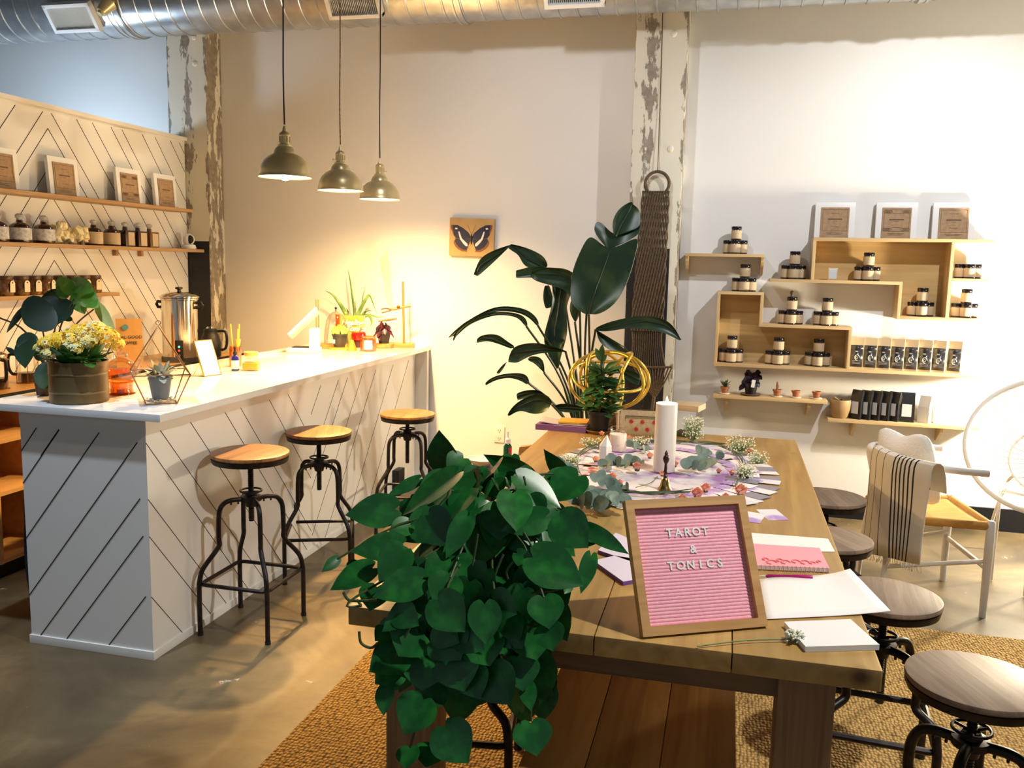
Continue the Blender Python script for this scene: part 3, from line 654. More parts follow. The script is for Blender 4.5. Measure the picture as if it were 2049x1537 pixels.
# ------------------------------------------------------------------ right wall shelves
YS = 5.79
def boards(mb, lst, y0=YS, y1=YW-0.001):
    for x0, x1, z0, z1 in lst: mb.bx(x0, x1, y0, y1, z0, z1, 0.0015)
t = thing('zigzag_shelf', 'stepped pine wall shelf, lower one with a tall open box at its left end', 'shelf', (0.72, 5.87, 0.98))
for q in [(-.077, .21, 1.443, 1.462), (.19, .75, 1.243, 1.262), (-.077, 1.522, .98, 1.0)]:
    mb = MB(); boards(mb, [q]); mb.build('shelf_board', PINE, t, True)
for q in [(-.077, -.058, 1.0, 1.443), (.191, .21, 1.262, 1.443), (.731, .75, 1.0, 1.243)]:
    mb = MB(); boards(mb, [q]); mb.build('upright', PINEV, t, True)
MB().bx(-.058, .191, YW-.012, YW-.002, 1.0, 1.443).bx(.191, .731, YW-.012, YW-.002, 1.0, 1.243).build('back_panel', PINEB, t, True)
t = thing('zigzag_shelf', 'upper stepped pine wall shelf with a long open box and small cubbies at right', 'shelf', (0.87, 5.87, 1.32))
for q in [(.485, 1.505, 1.791, 1.81), (.241, 1.02, 1.53, 1.549), (1.02, 1.50, 1.321, 1.339), (1.294, 1.505, 1.559, 1.577)]:
    mb = MB(); boards(mb, [q]); mb.build('shelf_board', PINE, t, True)
for q in [(.485, .504, 1.549, 1.791), (1.001, 1.02, 1.321, 1.53), (1.275, 1.294, 1.339, 1.791)]:
    mb = MB(); boards(mb, [q]); mb.build('upright', PINEV, t, True)
MB().bx(.504, 1.275, YW-.012, YW-.002, 1.549, 1.791).bx(1.02, 1.275, YW-.012, YW-.002, 1.339, 1.549).build('back_panel', PINEB, t, True)
def bshelf(label, x0, x1, z, bxs, bh, y0=5.80, th=0.022):
    t = thing('wall_shelf', label, 'shelf', ((x0+x1)/2, 5.87, z-th))
    MB().bx(x0, x1, y0, YW-.001, z-th, z, 0.002).build('shelf_board', PINE, t, True)
    for x in bxs: MB().prism([(x-.009, YW-.002, z-th), (x-.009, y0+.02, z-th), (x-.009, y0+.025, z-th-.03), (x-.009, YW-.03, z-th-bh), (x-.009, YW-.002, z-th-bh)], (.018, 0, 0)).build('bracket', PINEV, t, True)
bshelf('short pine shelf beside the pillar, topmost on the left', -.293, .2, 1.70, (-.282, .189), .11, YS, .019)
bshelf('small low pine shelf with tiny plant pots', -.071, .638, .79, (.017, .528), .10)
bshelf('lowest pine shelf carrying black bags and a round pot', .646, 1.524, .677, (.808, 1.317), .10)

# jars in pyramids
JARBODY = mat('jar_dark_contents', (0.05, 0.03, 0.02), 0.15, coat=0.6)
LID = mat('black_jar_lid', (0.012, 0.010, 0.014), 0.22, metal=0.3)
def make_jar():
    t = thing('herb_jar', 'x', 'jar', (0, 0, 0), 0, 'small labelled jars in pyramids')
    MB().lathe([(0, 0), (.029, 0), (.0325, .004), (.0325, .064), (.029, .070), (0, .070)], n=24).build('jar_body', JARBODY, t)
    MB().lathe([(.0328, .010), (.0332, .012), (.0332, .060), (.0328, .062)], n=24, caps=False).build('jar_label', KRAFTL, t)
    MB().lathe([(0, .0695), (.031, .0695), (.032, .071), (.032, .084), (.030, .087), (0, .087)], n=24).build('lid', LID, t)
    return t
J0 = make_jar(); first = [True]
def put_jar(x, y, z, label):
    if first[0]: first[0] = False; J0.location = (x, y, z); J0['label'] = label; return
    dup(J0, (x, y, z), random.uniform(-1, 1), label)
for x, z, where, top in ((.017, 1.70, 'on the short shelf beside the pillar', 1), (.085, 1.462, 'on top of the tall open box', 1), (.385, 1.549, 'on the ledge left of the upper open box', 1),
                     (.825, 1.549, 'inside the upper box right of the tiny framed card', 1), (.385, 1.262, 'on the middle step, left group', 1), (.60, 1.262, 'on the middle step, right group', 1),
                     (1.15, 1.339, 'in the lower right pocket of the upper box', 1), (1.40, 1.577, 'in the small top right cubby', 0), (1.40, 1.339, 'in the lower cubby at the far right', 1),
                     (.028, 1.0, 'in the bottom of the tall open box', 1), (.32, 1.0, 'in the long lower box, middle group', 1), (.565, 1.0, 'in the long lower box, right group', 1)):
    put_jar(x, 5.845, z, 'front jar, bottom row, ' + where)
    put_jar(x-.045, 5.885, z, 'left rear jar, bottom row, ' + where)
    put_jar(x+.045, 5.885, z, 'right rear jar, bottom row, ' + where)
    if top: put_jar(x+.003, 5.868, z+.0875, 'top jar of the pyramid ' + where)
o = MB().cyl((.385, 5.868, 1.4365), (.385, 5.868, 1.452), .011, .009, 12).ball((.385, 5.868, 1.463), .014, 2).build('cork_stopper', mat('dark_cork', (0.12, 0.09, 0.06), 0.8))
tag(center_origin(o), 'small dark round stopper sitting on the jar pyramid at the middle step', 'stopper')

# framed kraft cards
FRW = mat('white_box_frame', (0.85, 0.85, 0.84), 0.4)
def make_card(style=0):
    t = thing('framed_card', 'x', 'picture frame', (0, 0, 0))
    tl = Matrix.Rotation(R(-4), 3, 'X')
    def v(x, y, z): return tl @ Vector((x, y, z))
    MB().box(v(0, 0.008, .112), (.238, .022, .222), tl, .002).build('frame', FRW, t)
    MB().box(v(0, -.006, .096), (.168, .003, .19), tl).build('card', KRAFT, t)
    mb = MB(); y = -.0083
    for (x, z, a, b_) in ((0, .178, .146, .0016), (0, .045, .146, .0016), (-.073, .112, .0016, .134), (.073, .112, .0016, .134)): mb.box(v(x, y, z), (a, .0006, b_), tl)
    if style == 1:
        for sx in (-1, 1):
            for z in (.165, .058):
                for k in range(5): mb.tube([v(sx*(.07-.009*k-.008*math.cos(a)), y, z+.008*math.sin(a)+(.004*k if z < .1 else -.004*k)*0) for a in [i*math.pi/5 for i in range(11)]], .0011, 4)
    for (z, w_) in ((.118, .085), (.105, .03), (.155, .05), (.07, .05), (.032, .1), (.024, .08)): mb.box(v(0, y, z), (w_, .0006, .0022 if z != .118 else .008), tl)
    mb.build('print', mat('faded_brown_ink', (0.16, 0.10, 0.06), 0.8), t)
    MB().box((0, -.012, .002), (.25, .06, .004)).build('stand', glassm('clear_acrylic'), t)
    return t
c0 = make_card(); c1 = make_card(1)
G = 'kraft cards in white frames on the top right shelf'
c0.location = (.615, 5.90, 1.81); c0['label'] = 'kraft card in white frame, leftmost of three above the upper pine shelf'; c0['group'] = G
c1.location = (.975, 5.90, 1.81); c1['label'] = 'kraft card with dark ornate corners in white frame, middle of three on top shelf'; c1['group'] = G
dup(c0, (1.30, 5.90, 1.81), 0, 'kraft card in white frame, rightmost of three above the upper pine shelf')
G2 = 'kraft cards in white frames on the left shelf'
for y, lb, src in ((4.0, 'kraft card in white frame cut off by the left edge of the photo', c0), (4.46, 'kraft card in white frame, second from left on the bar wall top shelf', c0),
              (5.04, 'kraft card with darker ornament in white frame, second from right on the bar wall', c1), (5.42, 'kraft card in white frame nearest the left pillar', c0)):
    dup(src, (XP+0.075, y, 1.945), R(90), lb, G2)
t = thing('photo_frame', 'tiny framed white card standing in the upper pine box', 'picture frame', (.62, 5.86, 1.549))
MB().box((0, 0, .038), (.058, .012, .076), None, .002).build('frame', PINEV, t)
MB().box((0, -.0068, .039), (.046, .002, .062)).build('card', mat('blue_white_card', (0.62, 0.68, 0.76), 0.5), t)

# shelves on the bar partition
def pshelf(label, y0, y1, z, d=.15, br=()):
    t = thing('wall_shelf', label, 'shelf', (XP+d/2, (y0+y1)/2, z-.022))
    MB().bx(XP+.001, XP+d, y0, y1, z-.022, z, .002).build('shelf_board', SHELFY, t, True)
    for y in br: MB().bx(XP+.001, XP+.03, y-.012, y+.012, z-.06, z-.0225).build('bracket', SHELFY, t, True)
    return t
pshelf('upper wooden shelf on the bar wall with framed cards', 2.4, 5.62, 1.945, .15)
pshelf('middle wooden shelf on the bar wall with bottles and camera', 2.4, 5.74, 1.665, .15, (4.95, 5.2))
pshelf('short lower wooden shelf on the bar wall with tagged jars', 2.4, 4.83, 1.375, .13)
# bottles
DARKGL = mat('dark_brown_glass', (0.035, 0.015, 0.012), 0.08, coat=0.8)
STOP = mat('clear_stopper', (0.75, 0.74, 0.70), 0.08, trans=0.6)
def jug(label, y, lab):
    t = thing('glass_jug', label, 'bottle', (XP+.085, y, 1.665), 0, 'dark bottles on the middle bar shelf')
    MB().lathe([(0, 0), (.052, 0), (.057, .006), (.057, .075), (.052, .092), (.035, .105), (.018, .112), (.016, .122), (0, .122)], n=28).build('bottle_body', DARKGL, t)
    MB().lathe([(.0575, .016), (.058, .018), (.058, .078), (.0575, .08)], n=28, caps=False).build('bottle_label', lab, t)
    MB().lathe([(0, .122), (.016, .122), (.013, .13), (.022, .136), (.022, .15), (.012, .158), (0, .158)], n=16).build('stopper', STOP, t)
WL = mat('white_bottle_label', (0.62, 0.61, 0.62), 0.6, noise=(60, (0.45, 0.42, 0.42), 0.5, 0.6))
jug('dark glass jug with white label, cut off by the left edge', 3.93, WL)
jug('dark glass jug with white label, left of the two fully visible', 4.09, WL)
jug('dark glass jug with white label beside the crystal cluster', 4.265, WL)
for i, (y, sq) in enumerate(((4.67, 0), (4.83, 0), (4.96, 1), (5.085, 1), (5.205, 1))):
    t = thing('square_bottle' if sq else 'round_bottle', ('first', 'second', 'third', 'fourth', 'fifth')[i]+' dark bottle with kraft label to the right of the crystal cluster', 'bottle', (XP+.085, y, 1.665), 0, 'dark bottles on the middle bar shelf')
    if sq:
        MB().box((0, 0, .052), (.085, .095, .104), None, .008).cyl((0, 0, .103), (0, 0, .125), .016, .014).build('bottle_body', DARKGL if i < 4 else mat('amber_glass_dark', (0.16, 0.07, 0.02), 0.1, coat=0.6), t)
        MB().box((.0435, .005, .05), (.001, .06, .085)).build('bottle_label', KRAFTL, t)
    else:
        MB().lathe([(0, 0), (.048, 0), (.052, .006), (.052, .082), (.04, .10), (.018, .11), (.016, .125), (0, .125)], n=24).build('bottle_body', DARKGL, t)
        MB().lathe([(.0525, .01), (.053, .012), (.053, .08), (.0525, .082)], n=24, caps=False).build('bottle_label', KRAFTL, t)
    MB().lathe([(0, .125), (.014, .125), (.012, .132), (.02, .137), (.02, .15), (.01, .156), (0, .156)], n=14).build('stopper', STOP, t)
# crystal cluster
mb = MB(); rc = random.Random(3)
for i in range(46):
    y = 4.47+rc.uniform(-.115, .115); hm = .12 if y < 4.43 else (.065 if y < 4.49 else .10)
    x = XP+.08+rc.uniform(-.03, .03); z = 1.668+.018+rc.uniform(0, hm-.03); mb.ball((x, y, z), rc.uniform(.018, .030), 1, (1, 1, rc.uniform(.8, 1.3)), .22)
tag(center_origin(mb.build('crystal_cluster', mat('honey_calcite', (0.72, 0.62, 0.34), 0.25, noise=(20, (0.85, 0.78, 0.55), 0.4, 0.6), sss=0.3), ang=10)), 'large rough honey coloured crystal cluster among the dark bottles', 'crystal')
# camera
t = thing('security_camera', 'white round security camera with black face at the end of the shelf', 'camera', (XP+.09, 5.64, 1.665))
MB().lathe([(0, 0), (.05, 0), (.052, .01), (.045, .03), (.02, .036), (0, .036)], n=28).build('base', VW, t)
hd = MB().ball((0, 0, .068), .042, 3).build('head', VW, t)
MB().ball((.016, -.014, .068), .032, 3, (1, .7, 1)).build('lens', BLKPL, hd)
MB().cyl((-.02, -.045, .03), (-.02, -.05, .12), .003, n=8).build('antenna', VW, t)
# tagged jars
AMJ = mat('brown_herb_jar', (0.16, 0.07, 0.025), 0.12, noise=(50, (0.28, 0.15, 0.05), 0.45, 0.6), coat=0.7)
TAG = mat('cream_paper_tag', (0.78, 0.70, 0.52), 0.7)
t0 = thing('spice_jar', 'x', 'jar', (0, 0, 0), 0, 'jars with paper tags on the lower bar shelf')
MB().lathe([(0, 0), (.036, 0), (.040, .005), (.040, .075), (.034, .086), (0, .086)], n=22).build('jar_body', AMJ, t0)
MB().lathe([(0, .086), (.037, .086), (.039, .09), (.039, .104), (.036, .108), (0, .108)], n=22).build('lid', mat('brown_jar_lid', (0.10, 0.05, 0.025), 0.35), t0)
mb = MB().prism([(.045, -.017, .02), (.045, .017, .02), (.047, .017, .07), (.047, .008, .083), (.047, -.008, .083), (.047, -.017, .07)], (.001, 0, 0)); mb.mi = 1
mb.cyl((.0465, 0, .072), (.0485, 0, .072), .004, n=10)
mb.build('paper_tag', [TAG, INK], t0)
names = ['leftmost', 'second', 'third', 'fourth', 'fifth', 'sixth', 'seventh', 'eighth']
for i, y in enumerate((3.98, 4.09, 4.19, 4.28, 4.38, 4.48, 4.58, 4.68)):
    lb = names[i]+' brown jar with cream paper tag on the short lower shelf, counted from the left'
    if i == 0: t0.location = (XP+.075, y, 1.375); t0['label'] = lb
    else: dup(t0, (XP+.075+random.uniform(-.01, .01), y, 1.375), R(random.uniform(-22, 10)), lb)

# bags on the long lower board
def bag(name, label, group, bodym, labm, w_, d_, h_, loc, rz, fan=0.0, emblem=None):
    t = thing(name, label, 'bag', loc, rz, group)
    a, b_ = w_/2, d_/2
    mb = MB()
    lo = [(-a, -b_, 0), (a, -b_, 0), (a, b_, 0), (-a, b_, 0)]
    mi = [(-a, -b_*.95, h_*.6), (a, -b_*.95, h_*.6), (a, b_*.95, h_*.6), (-a, b_*.95, h_*.6)]
    tp = [(-a*.97, -.004, h_), (a*.97, -.004, h_), (a*.97, .004, h_), (-a*.97, .004, h_)]
    vs = [[mb.bm.verts.new(Vector(p)) for p in q] for q in (lo, mi, tp)]
    mb._f([mb.bm.faces.new(vs[0][::-1]), mb.bm.faces.new(vs[2])]); mb.bridge(vs[0], vs[1]); mb.bridge(vs[1], vs[2])
    mb.build('bag_body', bodym, t, ang=15)
    if labm:
        if emblem is not None:
            mb = MB().face([(-a*.93, -b_-.001, .012), (a*.93, -b_-.001, .012), (a*.93, -b_*.96-.0012, h_*.6), (-a*.93, -b_*.96-.0012, h_*.6)])
            mb.face([(-a*.93, -b_*.96-.0012, h_*.6), (a*.93, -b_*.96-.0012, h_*.6), (a*.93, -b_*.62, h_*.76), (-a*.93, -b_*.62, h_*.76)])
            p = mb.build('bag_label', labm, t, thick=0.0006)
            mb = MB().tube([(.013*math.cos(q)+.004, -b_-.002, h_*.36+.017*math.sin(q)) for q in [i*.5 for i in range(11)]], .0028, 5)
            mb.tube([(.005*math.cos(q)+.002, -b_-.002, h_*.36+.008*math.sin(q)) for q in [i*.6 for i in range(11)]], .002, 5, True)
            for z in (.012, .02, .028): mb.box((0, -b_-.0018, .022+z), (w_*.6, .0006, .0016))
            mb.box((0, -b_*.96-.0018, h_*.56), (.015, .0006, .006))
            mb.build('emblem', emblem, p)
        else:
            MB().box((0, -b_*.97-.002, h_*.4), (w_*.62, .0012, h_*.42)).build('bag_label', labm, t)
    return t
KB = mat('cream_kraft_bag', (0.62, 0.48, 0.29), 0.7, bump=(40, 0.3, 0.003)); BL = mat('charcoal_label', (0.022, 0.022, 0.028), 0.25, coat=0.4)
EM = mat('pale_emblem', (0.6, 0.6, 0.58), 0.5)
for i, x in enumerate((.795, .875, .955, 1.035, 1.115, 1.195, 1.275, 1.365)):
    bag('coffee_bag', names[i]+' kraft bag with charcoal front label on the long lower pine board', 'kraft bags with charcoal labels', KB, BL, .078, .055, .195, (x, 5.855, 1.0), R(-(8+2.5*i)), emblem=EM)
BB = mat('matte_black_bag', (0.012, 0.012, 0.014), 0.35, bump=(35, 0.4, 0.004)); WLb = mat('grey_white_label', (0.66, 0.68, 0.70), 0.5)
for i, x in enumerate((.825, .88, .935, .99, 1.045, 1.115)):
    bag('black_coffee_bag', names[i]+' black pouch with white label on the lowest shelf, counted from the round pot', 'black pouches with white labels', BB, WLb, .075 if i < 5 else .09, .06, .185, (x, 5.865, .677), R(-38 if i < 5 else -8))
WB = mat('cream_bag', (0.84, 0.80, 0.70), 0.6, bump=(35, 0.3, 0.003))
bag('cream_bag', 'cream paper bag right next to the black pouches on the lowest shelf', 'cream bags', WB, None, .07, .06, .17, (1.225, 5.865, .677), R(-35))
bag('cream_bag', 'cream paper bag at the right end of the lowest shelf', 'cream bags', WB, None, .10, .06, .165, (1.325, 5.865, .677), R(-8))
# round pot
t = thing('round_planter', 'round ochre planter pot on the left end of the lowest shelf', 'pot', (.722, 5.865, .677))
MB().lathe([(0, 0), (.042, 0), (.05, .01), (.063, .06), (.066, .10), (.063, .118), (.058, .118), (.06, .10), (0, .095)], n=32).build('pot', mat('ochre_clay', (0.42, 0.27, 0.12), 0.5, noise=(9, (0.30, 0.19, 0.09), 0.4, 0.7)), t)
mb = MB()
for i in range(14):
    a = random.uniform(0, 6.3); leaf(mb, (0, 0, .1), (.045*math.cos(a), .045*math.sin(a), random.uniform(.12, .145)), .014)
mb.build('foliage', mat('dry_foliage', (0.20, 0.16, 0.08), 0.8), t)
# mini pots
TC = mat('terracotta', (0.36, 0.13, 0.055), 0.75, noise=(30, (0.30, 0.10, 0.04), 0.4, 0.6)); SAU = mat('cream_saucer', (0.72, 0.66, 0.54), 0.5)
def minipot(x, label, plant=None):
    t = thing('mini_pot', label, 'plant pot', (x, 5.865, .79), 0, 'tiny terracotta pots on saucers')
    MB().lathe([(0, 0), (.03, 0), (.037, .006), (.034, .008), (0, .006)], n=24).build('saucer', SAU, t)
    MB().lathe([(0, .006), (.018, .006), (.024, .036), (.028, .036), (.028, .048), (.024, .048), (.023, .038), (0, .038)], n=22).build('pot', TC, t)
    if plant: plant(t)
def leafy(t):
    mb = MB()
    for i in range(16):
        a = i*2.4; r_ = random.uniform(.02, .045); leaf(mb, (0, 0, .045), (r_*math.cos(a), r_*math.sin(a), random.uniform(.06, .10)), .016, (0, 0, 1), LANCE)
    mb.build('foliage', mat('grey_green_leaf', (0.09, 0.13, 0.07), 0.5), t)
def cactus(t): MB().tube([(0, 0, .04), (.002, 0, .07), (-.002, 0, .098)], [.006, .01, .004], 8).build('cactus', mat('brown_cactus', (0.22, 0.12, 0.06), 0.7), t)
minipot(0.0, 'tiny pot with a grey-green seedling at the left end of the small low shelf', leafy)
minipot(.33, 'tiny terracotta pot with a thin cactus right of the dark tagged plant', cactus)
minipot(.447, 'tiny empty terracotta pot in the middle of the last three', None)
minipot(.574, 'tiny empty terracotta pot at the right end of the small low shelf', None)
t = thing('tagged_plant', 'dark purple leafy plant with a pale hanging tag on the small low shelf', 'plant', (.165, 5.865, .79))
MB().lathe([(0, 0), (.055, 0), (.068, .01), (.065, .013), (0, .008)], n=28).build('saucer', mat('dark_saucer', (0.09, 0.05, 0.03), 0.4), t)
MB().lathe([(0, .01), (.032, .01), (.042, .065), (.038, .065), (0, .058)], n=24).build('pot', BLKPL, t)
mb = MB(); rr = random.Random(9)
for i in range(46):
    a = rr.uniform(0, 6.3); r_ = rr.uniform(.02, .095); zt = .135-r_*r_*5+rr.uniform(-.03, .035)
    b_ = Vector((r_*.5*math.cos(a), r_*.35*math.sin(a), zt)); leaf(mb, b_, (r_*.5*math.cos(a)+.03*math.cos(a), r_*.5*math.sin(a)-.02, max(zt-rr.uniform(-.01, .05), .03)), .04, (math.cos(a)*.5, -1, .5), HEART)
mb.build('foliage', mat('purple_black_leaf', (0.02, 0.012, 0.02), 0.4), t)
MB().box((.012, -.068, .085), (.022, .001, .05), Matrix.Rotation(R(8), 3, 'Y')).build('paper_tag', PAPER, t)

# butterfly tile and socket
t = thing('butterfly_plaque', 'square tan wooden plaque with a dark blue and white butterfly', 'picture', (-1.765, 5.93, 1.785))
MB().box((0, 0, 0), (.325, .03, .262), Matrix.Rotation(R(1), 3, 'Y'), .006).build('plaque', mat('tan_plaque', (0.52, 0.34, 0.14), 0.5, noise=(10, (0.46, 0.29, 0.11), 0.4, 0.6)), t)
BLU = mat('blue_black_wing', (0.012, 0.014, 0.05), 0.5); OR = mat('brown_wing_edge', (0.22, 0.08, 0.03), 0.6); WHW = mat('white_wing_band', (0.75, 0.74, 0.7), 0.6)
def wing(pts, y, m, mb_): 
    for sx in (1, -1): mb_.prism([(sx*x, y, z) for x, z in pts], (0, -.0012, 0))
mb = MB(); wing([(.003, .0), (.02, .03), (.06, .062), (.10, .082), (.142, .085), (.148, .07), (.138, .04), (.13, .015), (.115, -.005), (.06, -.012), (.01, -.01)], -.0155, None, mb)
wing([(.004, -.012), (.06, -.012), (.115, -.008), (.122, -.03), (.115, -.055), (.095, -.075), (.065, -.09), (.035, -.092), (.022, -.06)], -.0155, None, mb); mb.build('wing', BLU, t)
mb = MB(); wing([(.125, -.02), (.128, -.04), (.118, -.062), (.098, -.082), (.066, -.098), (.03, -.1), (.03, -.09), (.062, -.085), (.09, -.07), (.108, -.05)], -.0169, None, mb)
wing([(.135, .08), (.148, .086), (.15, .068), (.14, .04), (.132, .02), (.128, .035), (.136, .055)], -.0169, None, mb); mb.build('wing_edge', OR, t)
mb = MB(); wing([(.028, -.045), (.045, -.03), (.07, -.008), (.08, .02), (.088, .04), (.096, .038), (.09, .012), (.082, -.015), (.058, -.045), (.04, -.062), (.026, -.062)], -.0172, None, mb)
wing([(.1, .062), (.115, .066), (.122, .056), (.106, .052)], -.0172, None, mb); mb.build('wing_band', WHW, t)
MB().tube([(0, -.017, .02), (0, -.019, .0), (0, -.019, -.03), (0, -.017, -.05)], [.003, .006, .006, .002], 8).tube([(0.001, -.017, .02), (.03, -.017, .085)], .0008, 4).tube([(-0.001, -.017, .02), (-.03, -.017, .085)], .0008, 4).build('body', INK, t)
t = thing('wall_socket', 'pale electrical wall outlet low on the wall behind the green bottle', 'outlet', (-1.545, YW-.004, .40))
MB().box((0, 0, 0), (.075, .008, .118), None, .002).build('plate', VW, t)
mb = MB()
for z in (.028, -.028): mb.box((-.008, -.0045, z), (.003, .001, .012)); mb.box((.008, -.0045, z), (.003, .001, .012)); mb.cyl((0, -.004, z-.013), (0, -.005, z-.013), .003, n=8)
mb.build('socket_holes', INK, t)
# ================================================================== things on the bar counter
def face_cam(x, y, extra=0.0):
    """rotation that turns a thing's -y side towards the camera's spot, plus extra degrees"""
    return math.atan2(x, y)*-1.0 + R(extra)
AMBER = glassm('amber_glass', (1.0, 0.62, 0.22), 0.0, 0.5)
# brown planter with kalanchoe
p = base(160, 811, ZC, .112); t = thing('flower_planter', 'round ribbed brown metal planter with yellow flowers on the counter corner', 'planter', p)
pr_ = [(0, 0), (.108, 0), (.111, .003)]
for i in range(34): z = .006+i*.0045; pr_.append((.1105+.0007*(i % 2)+(.002 if i in (9, 25) else 0), z))
pr_ += [(.113, .163), (.113, .168), (.108, .168), (.106, .15), (0, .148)]
MB().lathe(pr_, n=56).build('planter_pot', mat('patinated_brown_metal', (0.13, 0.085, 0.035), 0.38, metal=0.55, noise=(5, (0.20, 0.14, 0.06), 0.35, 0.7)), t)
MB().lathe([(0, .149), (.104, .15)], n=24, caps=False).build('soil', SOIL, t)
rr = random.Random(5); mb = MB(); fl = MB(); fl2 = MB()
for i in range(70):
    a = rr.uniform(0, 6.3); r_ = rr.uniform(.03, .15); b_ = Vector((r_*.5*math.cos(a), r_*.5*math.sin(a), .15+rr.uniform(0, .05))); z = .17+rr.uniform(-.02, .08)
    leaf(mb, b_, (r_*1.05*math.cos(a), r_*1.05*math.sin(a), z), rr.uniform(.04, .06), (math.cos(a)*.3, math.sin(a)*.3, 1), ROUND, .2)
mb.build('foliage', mat('kalanchoe_leaf', (0.035, 0.14, 0.02), 0.35, noise=(14, (0.07, 0.22, 0.03), 0.4, 0.7)), t)
def floret(m_, c, r_, n_):
    n_ = n_.normalized(); u = n_.orthogonal().normalized(); v = n_.cross(u); a0 = rr.uniform(0, 3)
    for k in range(4):
        a = a0+k*math.pi/2; d = u*math.cos(a)+v*math.sin(a); e = n_.cross(d)
        m_.face([c, c+d*r_*.6+e*r_*.38+n_*r_*.15, c+d*r_+n_*r_*.05, c+d*r_*.6-e*r_*.38+n_*r_*.15])
stm = MB()
RT = Matrix.Rotation(-p.x/p.y*0 + face_cam(p.x, p.y), 3, 'Z')
for (u, v, z, r_, m_) in ((-.09, -.03, .245, .05, 0), (-.045, -.05, .255, .055, 0), (.0, .0, .275, .055, 1), (.045, -.03, .285, .06, 0), (.09, -.02, .27, .062, 0), (.13, -.01, .235, .045, 0), (.06, .05, .295, .05, 1),
                      (-.125, -.02, .225, .03, 1), (-.02, -.07, .225, .04, 1), (.01, .06, .28, .05, 0), (-.06, .04, .25, .05, 0), (.11, .05, .26, .05, 0), (-.1, -.06, .205, .03, 1), (.03, -.06, .25, .04, 1)):
    c = RT @ Vector((u, v, 0)); c.z = z
    stm.tube([(c.x*.3, c.y*.3, .16), (c.x*.8, c.y*.8, z-.05), c], .003, 5)
    for k in range(85):
        d = Vector((rr.gauss(0, 1), rr.gauss(0, 1), rr.gauss(.4, .8))).normalized()
        floret(fl2 if (m_ and rr.random() < .6) or rr.random() < .08 else fl, c+Vector((d.x*r_, d.y*r_, d.z*r_*.6)), rr.uniform(.008, .011), d+Vector((0, -.2, .4)))
stm.build('stem', VINE, t)
fl.build('flowers', mat('yellow_petals', (0.90, 0.58, 0.02), 0.6, noise=(25, (0.9, 0.72, 0.12), 0.5, 0.75)), t); fl2.build('pale_buds', mat('pale_green_buds', (0.72, 0.74, 0.42), 0.6), t)

# big leafed plant behind the planter
def at3(x, y, d, o=(0, 0), s=1.0): return PD(o[0]+x/s, o[1]+y/s, d)
pb = base(100, 793, ZC, .06); t = thing('leafy_plant', 'tall plant with big dark heart shaped leaves behind the yellow flower planter', 'plant', pb)
MB().lathe([(0, 0), (.05, 0), (.062, .085), (.058, .085), (0, .078)], n=28).build('pot', mat('small_brown_pot', (0.13, 0.075, 0.035), 0.6), t)
o5 = (0, 540); s5 = 3.94
def L5(pts, d): return [at3(x, y, d, o5, s5) for x, y in pts]
mb = MB(); st_ = MB(); top = pb+Vector((0, 0, .08))
def big(mb, b_, tp, w_, d0, d1, shape=HEART, fold=.15, n_=(0.3, -1, .3), **k): leaf(mb, at3(*b_, d0, o5, s5), at3(*tp, d1, o5, s5), w_/s5*d0/F_PX, n_, shape, fold, **k)
big(mb, (420, 300), (190, 420), 330, 3.75, 3.7, ROUND); big(mb, (470, 250), (330, 480), 300, 3.8, 3.72, HEART)
big(mb, (500, 215), (300, 245), 150, 3.85, 3.8); big(mb, (210, 560), (200, 780), 180, 3.68, 3.6, HEART); big(mb, (300, 540), (130, 600), 150, 3.7, 3.66, ROUND)
big(mb, (390, 720), (350, 940), 190, 3.66, 3.6, ROUND); big(mb, (215, 265), (50, 500), 60, 3.8, 3.72, LANCE); big(mb, (120, 660), (45, 610), 40, 3.7, 3.7, LANCE); big(mb, (560, 370), (510, 400), 70, 3.8, 3.78, ROUND); big(mb, (300, 640), (400, 700), 130, 3.72, 3.68)
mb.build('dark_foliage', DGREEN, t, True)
mb = MB()
big(mb, (510, 200), (480, 40), 110, 3.85, 3.8, LANCE); big(mb, (600, 190), (470, 60), 120, 3.84, 3.78, ROUND); big(mb, (640, 170), (780, 300), 150, 3.84, 3.7, LANCE); big(mb, (560, 90), (735, 170), 130, 3.86, 3.76, ROUND)
big(mb, (590, 160), (670, 350), 150, 3.84, 3.8, LANCE); big(mb, (500, 100), (520, 230), 140, 3.86, 3.82, ROUND)
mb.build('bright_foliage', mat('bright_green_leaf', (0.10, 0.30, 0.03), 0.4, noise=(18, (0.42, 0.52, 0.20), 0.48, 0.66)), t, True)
mb = MB(); big(mb, (740, 230), (920, 520), 90, 3.8, 3.7, LANCE, fold=.3); mb.build('pale_leaf', mat('pale_yellow_green_leaf', (0.42, 0.46, 0.18), 0.4), t, True)  # single leaf in a paler yellow-green
for tp in ((490, 280), (585, 230), (740, 310), (200, 490), (230, 560), (380, 720), (320, 420)):
    e = at3(*tp, 3.8, o5, s5); st_.tube(bez([top, (top+e)/2+Vector((0, 0, .05)), e], 6), .0035, 6)
e = at3(0, 380, 3.9, o5, s5); st_.tube(bez([top, at3(200, 490, 3.8, o5, s5), e], 6), .004, 6)
st_.build('stem', mat('brown_stem', (0.06, 0.04, 0.025), 0.6), t, True)

